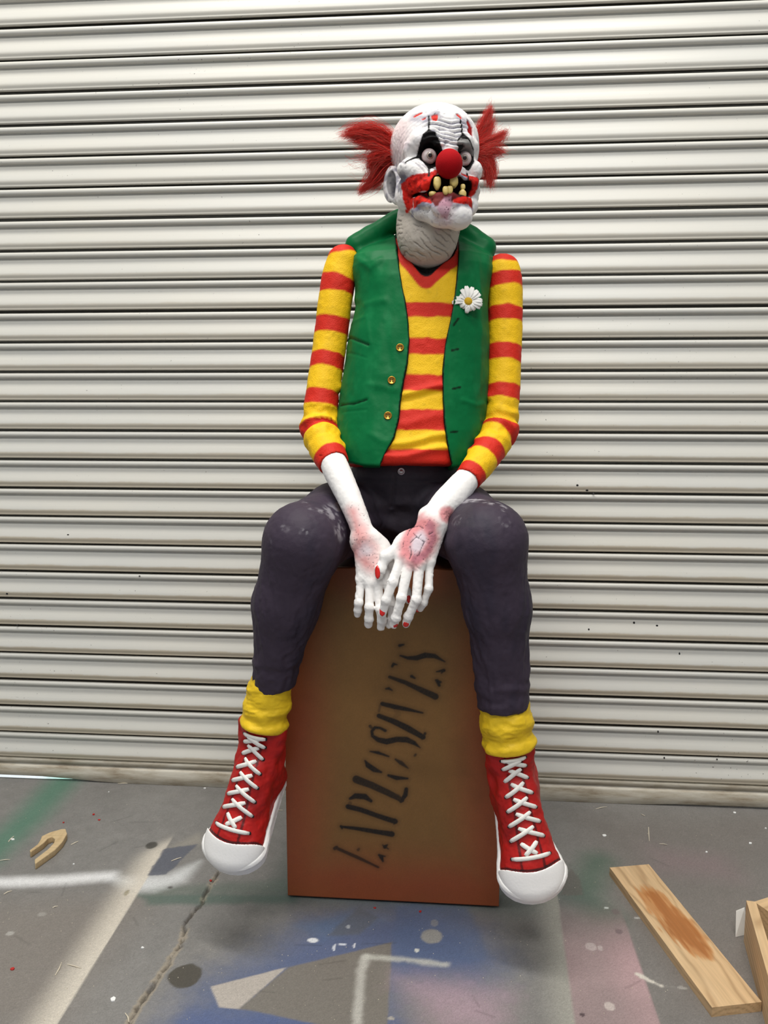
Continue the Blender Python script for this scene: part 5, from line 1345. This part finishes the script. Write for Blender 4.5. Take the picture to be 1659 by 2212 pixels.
tuft('hair_tuft', [
    ([(540, 480, -10), (440, 400, 0), (330, 350, 8), (200, 350, 10), (90, 390, 5)], [11, 13, 13, 12, 10], 330, 3.0),
    ([(535, 450, -10), (450, 370, 5), (350, 325, 12), (230, 320, 14), (130, 345, 12)], [9, 11, 11, 10, 8], 200, 3.5),
    ([(545, 540, -12), (440, 480, 0), (320, 440, 6), (190, 440, 5)], [12, 14, 14, 11], 230, 3.0),
    ([(545, 560, -14), (450, 550, -8), (380, 560, -8), (330, 620, -14), (340, 700, -20)], [13, 16, 16, 15, 12], 330, 3.0),
    ([(545, 600, -28), (470, 630, -26), (400, 715, -22), (330, 810, -20), (240, 890, -22)], [12, 15, 15, 12, 7], 330, 3.0),
    ([(545, 610, -30), (470, 680, -30), (415, 765, -28), (365, 850, -28)], [10, 12, 12, 9], 200, 3.0),
    ([(530, 560, -5), (420, 560, 8), (300, 620, 10), (160, 600, 8)], [8, 14, 18, 16], 26, 7.0)], 'frizzy red hair tuft above the visible ear')
tuft('hair_tuft', [
    ([(1255, 470, -40), (1300, 390, -36), (1350, 300, -34), (1385, 220, -34), (1410, 140, -36)], [8, 11, 10, 9, 8], 300, 2.5),
    ([(1255, 500, -40), (1330, 430, -34), (1400, 350, -30), (1430, 250, -30)], [9, 11, 10, 8], 200, 2.5),
    ([(1255, 520, -40), (1340, 480, -30), (1430, 440, -26), (1510, 400, -26), (1545, 350, -28)], [10, 12, 13, 11, 6], 260, 4.0),
    ([(1255, 550, -40), (1350, 540, -30), (1440, 510, -26), (1520, 530, -26)], [10, 13, 13, 10], 200, 4.0),
    ([(1255, 580, -42), (1340, 600, -34), (1400, 660, -30), (1420, 740, -30), (1400, 830, -32)], [10, 12, 9, 9, 9], 280, 2.5),
    ([(1255, 560, -42), (1320, 590, -34), (1380, 560, -30), (1440, 620, -28), (1450, 740, -30)], [9, 12, 10, 8, 7], 150, 4.0)], 'frizzy red hair tuft on the far side of the head')

# ================================================================== THINGS: lumber and litter on the floor
m_wood = bpy.data.materials.new('pine_board'); nt, N, Lk, b = nodes(m_wood)
at = N.new('ShaderNodeAttribute'); at.attribute_name = 'Col'
tc = N.new('ShaderNodeTexCoord'); mp = N.new('ShaderNodeMapping'); mp.inputs['Scale'].default_value = (6, 90, 90); Lk.new(tc.outputs['Object'], mp.inputs['Vector'])
nz = N.new('ShaderNodeTexNoise'); nz.inputs['Scale'].default_value = 2; nz.inputs['Detail'].default_value = 5; Lk.new(mp.outputs['Vector'], nz.inputs['Vector'])
mr = N.new('ShaderNodeMapRange'); mr.inputs['From Min'].default_value = 0.3; mr.inputs['From Max'].default_value = 0.7; mr.inputs['To Min'].default_value = 0.9; mr.inputs['To Max'].default_value = 1.1; Lk.new(nz.outputs['Fac'], mr.inputs['Value'])
mx = N.new('ShaderNodeMix'); mx.data_type = 'RGBA'; mx.blend_type = 'MULTIPLY'; mx.inputs['Factor'].default_value = 1; Lk.new(at.outputs['Color'], mx.inputs[6]); Lk.new(mr.outputs['Result'], mx.inputs[7]); Lk.new(mx.outputs[2], b.inputs['Base Color'])
b.inputs['Roughness'].default_value = 0.6
bp = N.new('ShaderNodeBump'); bp.inputs['Strength'].default_value = 0.15; bp.inputs['Distance'].default_value = 0.001; Lk.new(nz.outputs['Fac'], bp.inputs['Height']); Lk.new(bp.outputs['Normal'], b.inputs['Normal'])
def board(name, origin, ax, L_, W_, H_, label, stain=None, seed=0, flip=False):
    """origin: floor point at one corner; ax: unit direction along the length; box of L x W x H with a fine skin"""
    na, nw, nh_ = max(int(L_ / 0.0025), 4), max(int(W_ / 0.0025), 3), max(int(H_ / 0.0025), 3)
    def face(n, m_, fn):
        u, v = np.meshgrid(np.linspace(0, 1, n), np.linspace(0, 1, m_), indexing='ij'); P = fn(u.ravel(), v.ravel())
        I, J = np.meshgrid(np.arange(n - 1), np.arange(m_ - 1), indexing='ij'); q = (I * m_ + J).ravel()
        return P, np.stack([q, q + m_, q + m_ + 1, q + 1], 1)
    z0 = lambda u: 0 * u
    fs = [face(na, nw, lambda u, v: np.stack([u * L_, v * W_, z0(u) + H_], 1)), face(na, nw, lambda u, v: np.stack([u * L_, (1 - v) * W_, z0(u)], 1)),
          face(na, nh_, lambda u, v: np.stack([u * L_, z0(u), v * H_], 1)), face(na, nh_, lambda u, v: np.stack([u * L_, z0(u) + W_, (1 - v) * H_], 1)),
          face(nw, nh_, lambda u, v: np.stack([z0(u), (1 - u) * W_, v * H_], 1)), face(nw, nh_, lambda u, v: np.stack([z0(u) + L_, u * W_, v * H_], 1))]
    V, F, o_ = [], [], 0
    for P, q in fs: V.append(P); F.append(q + o_); o_ += len(P)
    V = np.concatenate(V); F = np.concatenate(F)
    Q = V * 1000
    ring = np.hypot(Q[:, 1] - 44 + 7 * fbm(Q * [.02, 0, 0] + seed, 1, 2, 141), (Q[:, 2] + 40) * 1.0) + 10 * fbm(Q * [0.25, 1, 1], 60, 2, 142 + seed) + 0.05 * Q[:, 0] * (0.6 + 0.3 * np.sin(Q[:, 0] / 120))
    g = 0.5 + 0.5 * np.sin(ring / 1.9)
    c = np.repeat(lin((208, 176, 134))[None], len(V), 0); c = mixc(c, (158, 124, 86), 0.6 * g ** 6); c = mixc(c, (214, 186, 146), 0.4 * sstep(0, .6, fbm(Q * [.2, 1, 1], 30, 2, 143)))
    if stain is not None: c = stain(c, Q, H_ * 1000)
    w = np.array([-ax[1], ax[0], 0]) * (-1 if flip else 1)
    M = np.stack([np.array([ax[0], ax[1], 0]), w, [0, 0, 1]])
    me = make_mesh(name, V, F if not flip else F[:, ::-1].copy(), m_wood, c, False)
    o = bpy.data.objects.new(name, me); COL.objects.link(o)
    if flip:
        me.transform(Matrix(((1, 0, 0, 0), (0, -1, 0, 0), (0, 0, 1, 0), (0, 0, 0, 1)))); w = -w; M[1] = w
    o.matrix_world = Matrix(((M[0][0], M[1][0], 0, origin[0]), (M[0][1], M[1][1], 0, origin[1]), (0, 0, 1, origin[2]), (0, 0, 0, 1)))
    tag(o, label, 'plank')
    return o
def stain1(c, Q, H_):
    st = fbm(Q * [0.10, 1.0, 1.0], 7, 3, 151); st2 = fbm(Q, 40, 2, 152)
    u = (Q[:, 0] - 195) / 125; v = (Q[:, 1] - 50 - 0.06 * (Q[:, 0] - 195)) / 36
    d = (np.abs(u) ** 2.6 + np.abs(v) ** 2.2) + 0.9 * st + 0.5 * st2
    top = Q[:, 2] > H_ - 0.01
    c = mixc(c, (184, 124, 66), top * 0.8 * sstep(1.15, 0.75, d)); return mixc(c, (156, 92, 38), top * 0.75 * sstep(0.75, 0.3, d + 0.3 * st))
p0 = np.array([0.3668, -0.3556, 0.0]); a1 = np.array([0.4682 - 0.3668, -0.7908 + 0.3556]); a1 = a1 / np.linalg.norm(a1)
board('wood_plank', p0, a1, 0.445, 0.0955, 0.019, 'pale pine plank lying flat with an orange stain smeared along its middle', stain1, 0)
a2 = np.array([0.558 - 0.595, -0.795 + 0.578]); a2 /= np.linalg.norm(a2)
def stain2(c, Q, H_): return mixc(c, (120, 74, 44), 0.6 * sstep(0.25, 0.6, fbm(Q * [.3, 1, 1], 30, 3, 153)) * (Q[:, 1] < 1))
board('wood_plank', np.array([0.6140, -0.5720, 0.0]), a2, 0.62, 0.018, 0.089, 'narrow pine plank standing on its long edge at the right border', stain2, 3, True)
a3 = np.array([0.88, 0.47]); a3 /= np.linalg.norm(a3)
board('wood_block', np.array([0.638, -0.585, 0.0]), a3, 0.12, 0.04, 0.075, 'pale wood block half hidden behind the plank standing on edge', None, 5)
m_paper = mat_plain('white_paper', (226, 224, 218), 0.7)
pv = np.array([(0.583, -0.560, 0.001), (0.612, -0.548, 0.001), (0.606, -0.536, 0.052), (0.588, -0.540, 0.046)])
V = np.concatenate([pv, pv + [0.0003, 0.0006, 0.0004]]); F = [(0, 1, 2, 3), (7, 6, 5, 4), (0, 4, 5, 1), (1, 5, 6, 2), (2, 6, 7, 3), (3, 7, 4, 0)]
tag(obj('paper_scrap', V - [0, -0.0, 0], F, m_paper, smooth=False), 'torn white paper scrap propped at the end of the upright plank', 'paper')

# forked plywood offcut
FL = Frame(105, 1845, -0.36)
def ca(l): return np.array([floor_px(x / 2.5136, 1620 + y / 2.5136) for x, y in l]) * 1000
oc = ca([(163, 578), (206, 545), (221, 520), (229, 500), (275, 478), (335, 461), (358, 460), (366, 486), (342, 530), (300, 575), (193, 652), (190, 628)]); slot = ca([(150, 600), (175, 640), (262, 572), (296, 535), (300, 515), (284, 503), (262, 512), (240, 536)])
def f_fork(P):
    d = poly_sd(P[:, 0], P[:, 1], oc).astype(np.float32); s_ = poly_sd(P[:, 0], P[:, 1], slot).astype(np.float32)
    d = smax(d, -s_, 2); q = np.stack([d, np.abs(P[:, 2] - 8) - 8], 1) + 1.5
    return np.linalg.norm(np.maximum(q, 0), axis=1) + np.minimum(q.max(1), 0) - 1.5
lo = np.append(oc.min(0) - 4, -1); hi = np.append(oc.max(0) + 4, 18)
V, F, Nn = sculpt(f_fork, lo, hi, 1.8, 1)
V[:, 2] -= V[:, 2].min()
ply = np.abs(((V[:, 2] / 3.3) % 1) - 0.5) * 2
c = np.repeat(lin((196, 172, 132))[None], len(V), 0); c = mixc(c, (150, 122, 84), 0.6 * sstep(.55, .9, ply) * (np.abs(Nn[:, 2]) < 0.6)); c = mixc(c, (170, 140, 98), 0.4 * sstep(0, .5, fbm(V * [1, .2, 1], 8, 2, 154)))
fk_c = np.append(oc.mean(0) / 1000, 0)
tag(obj('plywood_offcut', V / 1000, F, m_wood, col=c, loc=fk_c), 'small forked plywood offcut with a slot, lying near the left border', 'offcut')

# loose slivers, flakes and dust
m_sliver = mat_plain('pale_sliver', (206, 196, 176), 0.7); m_flake = mat_plain('white_flake', (236, 236, 234), 0.6); m_redf = mat_plain('red_flake', (176, 34, 28), 0.6)
CA = lambda x, y: (x / 2.5136, 1620 + y / 2.5136)
CC = lambda x, y: (1180 + x / 3.463, 1660 + y / 3.463)
sl = [(CA(640, 184), CA(705, 183)), (CA(0, 601), CA(55, 597)), (CA(20, 785), CA(65, 766)), (CA(300, 1225), CA(335, 1155)), (CA(365, 1165), CA(440, 1187)), (CA(45, 500), CA(75, 470)), (CA(680, 1430), CA(700, 1480)), (CA(385, 516), CA(425, 497)),
      (CA(1480, 331), CA(1535, 328)), (CC(765, 440), CC(771, 545)), (CC(845, 565), CC(905, 573)), (CC(370, 304), CC(455, 288)), (CC(710, 344), CC(740, 358)), (CA(285, 858), CA(315, 850)), (CA(930, 604), CA(985, 585))]
SL_LAB = ['pale wood sliver lying close under the shutter, above the forked offcut', 'pale wood sliver at the left border, just below the forked offcut', 'short pale sliver at the left border, below the white sprayed streak', 'pale wood sliver lower left, the more upright of a pair', 'pale wood sliver lower left, the flatter of a pair', 'short pale sliver left of the forked offcut beside a white flake', 'pale wood sliver lying in the floor crack at the bottom border', 'pale wood sliver just right of the forked offcut', 'pale wood sliver between the left sneaker and the box', 'upright pale sliver behind the stained plank, midway to the shutter', 'short flat sliver lying behind the far end of the stained plank', 'curved pale sliver close under the shutter, right of the right sneaker', 'tiny pale sliver behind the stained plank, nearest the shutter', 'tiny pale sliver below the white sprayed streak at left', 'pale sliver on the dark masked patch left of the left sneaker']
for (a, b_), lab_ in zip(sl, SL_LAB):
    a, b_ = np.append(floor_px(*a), 0.0012), np.append(floor_px(*b_), 0.0014); mid = (a + b_) / 2 + [random.uniform(-.002, .002), 0, 0.001]
    V, F = tube([a, mid, b_], [0.0009, 0.0014, 0.0007], 5, True, 0.7); V[:, 2] -= V[:, 2].min() - 0.0001
    tag(obj('wood_sliver', V, F, m_sliver, smooth=False, loc=(mid[0], mid[1], 0)), lab_, 'sliver', 'wood slivers scattered on the floor')
def flake(p, r, mat, nm, lab, grp):
    c0 = floor_px(*p); n = 7; a0 = random.uniform(0, 6)
    pts = [(c0[0] + r * random.uniform(.55, 1.2) * math.cos(a0 + 6.283 * i / n), c0[1] + 0.8 * r * random.uniform(.55, 1.2) * math.sin(a0 + 6.283 * i / n)) for i in range(n)]
    V = np.array([(x, y, 0.0001) for x, y in pts] + [(x, y, 0.0016 + random.uniform(0, .0012)) for x, y in pts]); F = [tuple(range(n, 2 * n)), tuple(range(n - 1, -1, -1))] + [(i, (i + 1) % n, n + (i + 1) % n, n + i) for i in range(n)]
    tag(obj(nm, V, F, mat, smooth=False, loc=(c0[0], c0[1], 0)), lab, 'flake', grp)
W_LAB = ['small white flake right of the lower floor crack bend, on blue-grey paint', 'larger white flake near the bottom border, left of the crack', 'tiny white flake right of the forked offcut', 'white flake behind the right sneaker toe, below the curved sliver', 'white flake at the far right close under the shutter', "tiny white flake behind the stained plank's far end", 'white flake at the right border, level with the right sneaker', 'white flake close under the shutter, just left of the left sneaker', 'white flake left of the forked offcut beside a short sliver', 'tiny white flake close under the shutter, left part', 'tiny white flake at the right border under the shutter']
for (p, r), lab_ in zip(((CA(775, 1076), .0035), (CA(615, 1357), .0065), (CA(400, 622), .003), (CC(433, 503), .006), (CC(1410, 333), .005), (CC(1197, 628), .003), (CC(1525, 562), .004), (CA(1113, 210), .004), (CA(70, 488), .005), (CA(590, 230), .002), (CC(1640, 450), .003)), W_LAB):
    flake(p, r, m_flake, 'paint_flake', lab_, 'white flakes scattered on the floor')
R_LAB = ['red flake above right of the forked offcut, upper of a pair', 'red flake right of the forked offcut, lower of a pair', 'red flake on bare concrete near the lower left border', 'tiny red flake right above the forked offcut', 'red flake in front of the box, right of its middle', 'red flake in front of the box, left of its middle', "red flake beside the crack under the left sneaker's toe"]
for (p, r), lab_ in zip(((CA(508, 352), .004), (CA(538, 382), .004), (CA(65, 1192), .005), (CA(345, 396), .003), ((908, 1970), .0035), ((810, 1962), .003), (CA(1145, 712), .004)), R_LAB):
    flake(p, r, m_redf, 'paint_flake', lab_, 'red flakes scattered on the floor')
rd = np.random.default_rng(3); V, F, o_ = [], [], 0
for k in range(520):
    px, py = rd.uniform(-40, 1700), rd.uniform(1705, 2240)
    if 600 < px < 1100 and py < 1960: continue
    if 1300 < px and py > 1860 and px > 1300 + (py - 1874) * 0.68 - 30: continue
    if px < 160 and 1790 < py < 1885: continue
    c0 = floor_px(px, py); r = rd.uniform(.0004, .0014); a = rd.uniform(0, 3)
    for dx, dy, dz in ((math.cos(a), math.sin(a), 0), (math.cos(a + 2.1), math.sin(a + 2.1), 0), (math.cos(a + 4.2), math.sin(a + 4.2), 0), (0, 0, 1.2)): V.append((c0[0] + dx * r, c0[1] + dy * r, 0.0001 + dz * r))
    F += [(o_, o_ + 1, o_ + 3), (o_ + 1, o_ + 2, o_ + 3), (o_ + 2, o_, o_ + 3), (o_, o_ + 2, o_ + 1)]; o_ += 4
tag(obj('sawdust', np.array(V), F, m_sliver, smooth=False), 'pale sawdust crumbs sprinkled over the concrete floor', 'sawdust', kind='stuff')
# dark spots stuck on the shutter
C7 = lambda x, y: (1130 + x / 3.136, 1100 + y / 3.136)
m_spot = mat_plain('dark_spot', (26, 24, 24), 0.6)
for p, rx, rz in ((C7(445, 815), 2.2, 3), (C7(755, 773), 2.6, 3), (C7(910, 792), 3, 2.4), (C7(1063, 984), 2, 4), (C7(913, 1505), 2, 3), (C7(955, 1682), 2, 2.6), (C7(1312, 1692), 2, 2), ((16, 1282), 3, 2.6), ((38, 1350), 2.2, 2.2), ((302, 1244), 2.4, 1.6), ((147, 1155), 3, 1.6), ((1268, 1059), 3.4, 2.6), ((1282, 1066), 3, 2), ((1247, 1048), 3, 2.6)):
    c0 = atY(*p, -0.004); zz = ((c0[2] - Z0) % PITCH_S); yy = -np.interp(zz, prof[5:, 1][:12], prof[5:, 0][:12]) if zz < 0.058 else -0.0064
    V, F = lathe([(0.1, -1), (1.0, -1), (1.0, 0.5), (0.5, 0.9), (0.1, 1.0)], 10, (0, 0, 0), (0, -1, 0))
    V = V * [rx / 1000, 0.0011, rz / 1000] + [c0[0], yy, c0[2]]
    obj('paint_spot', V, F, m_spot, door)
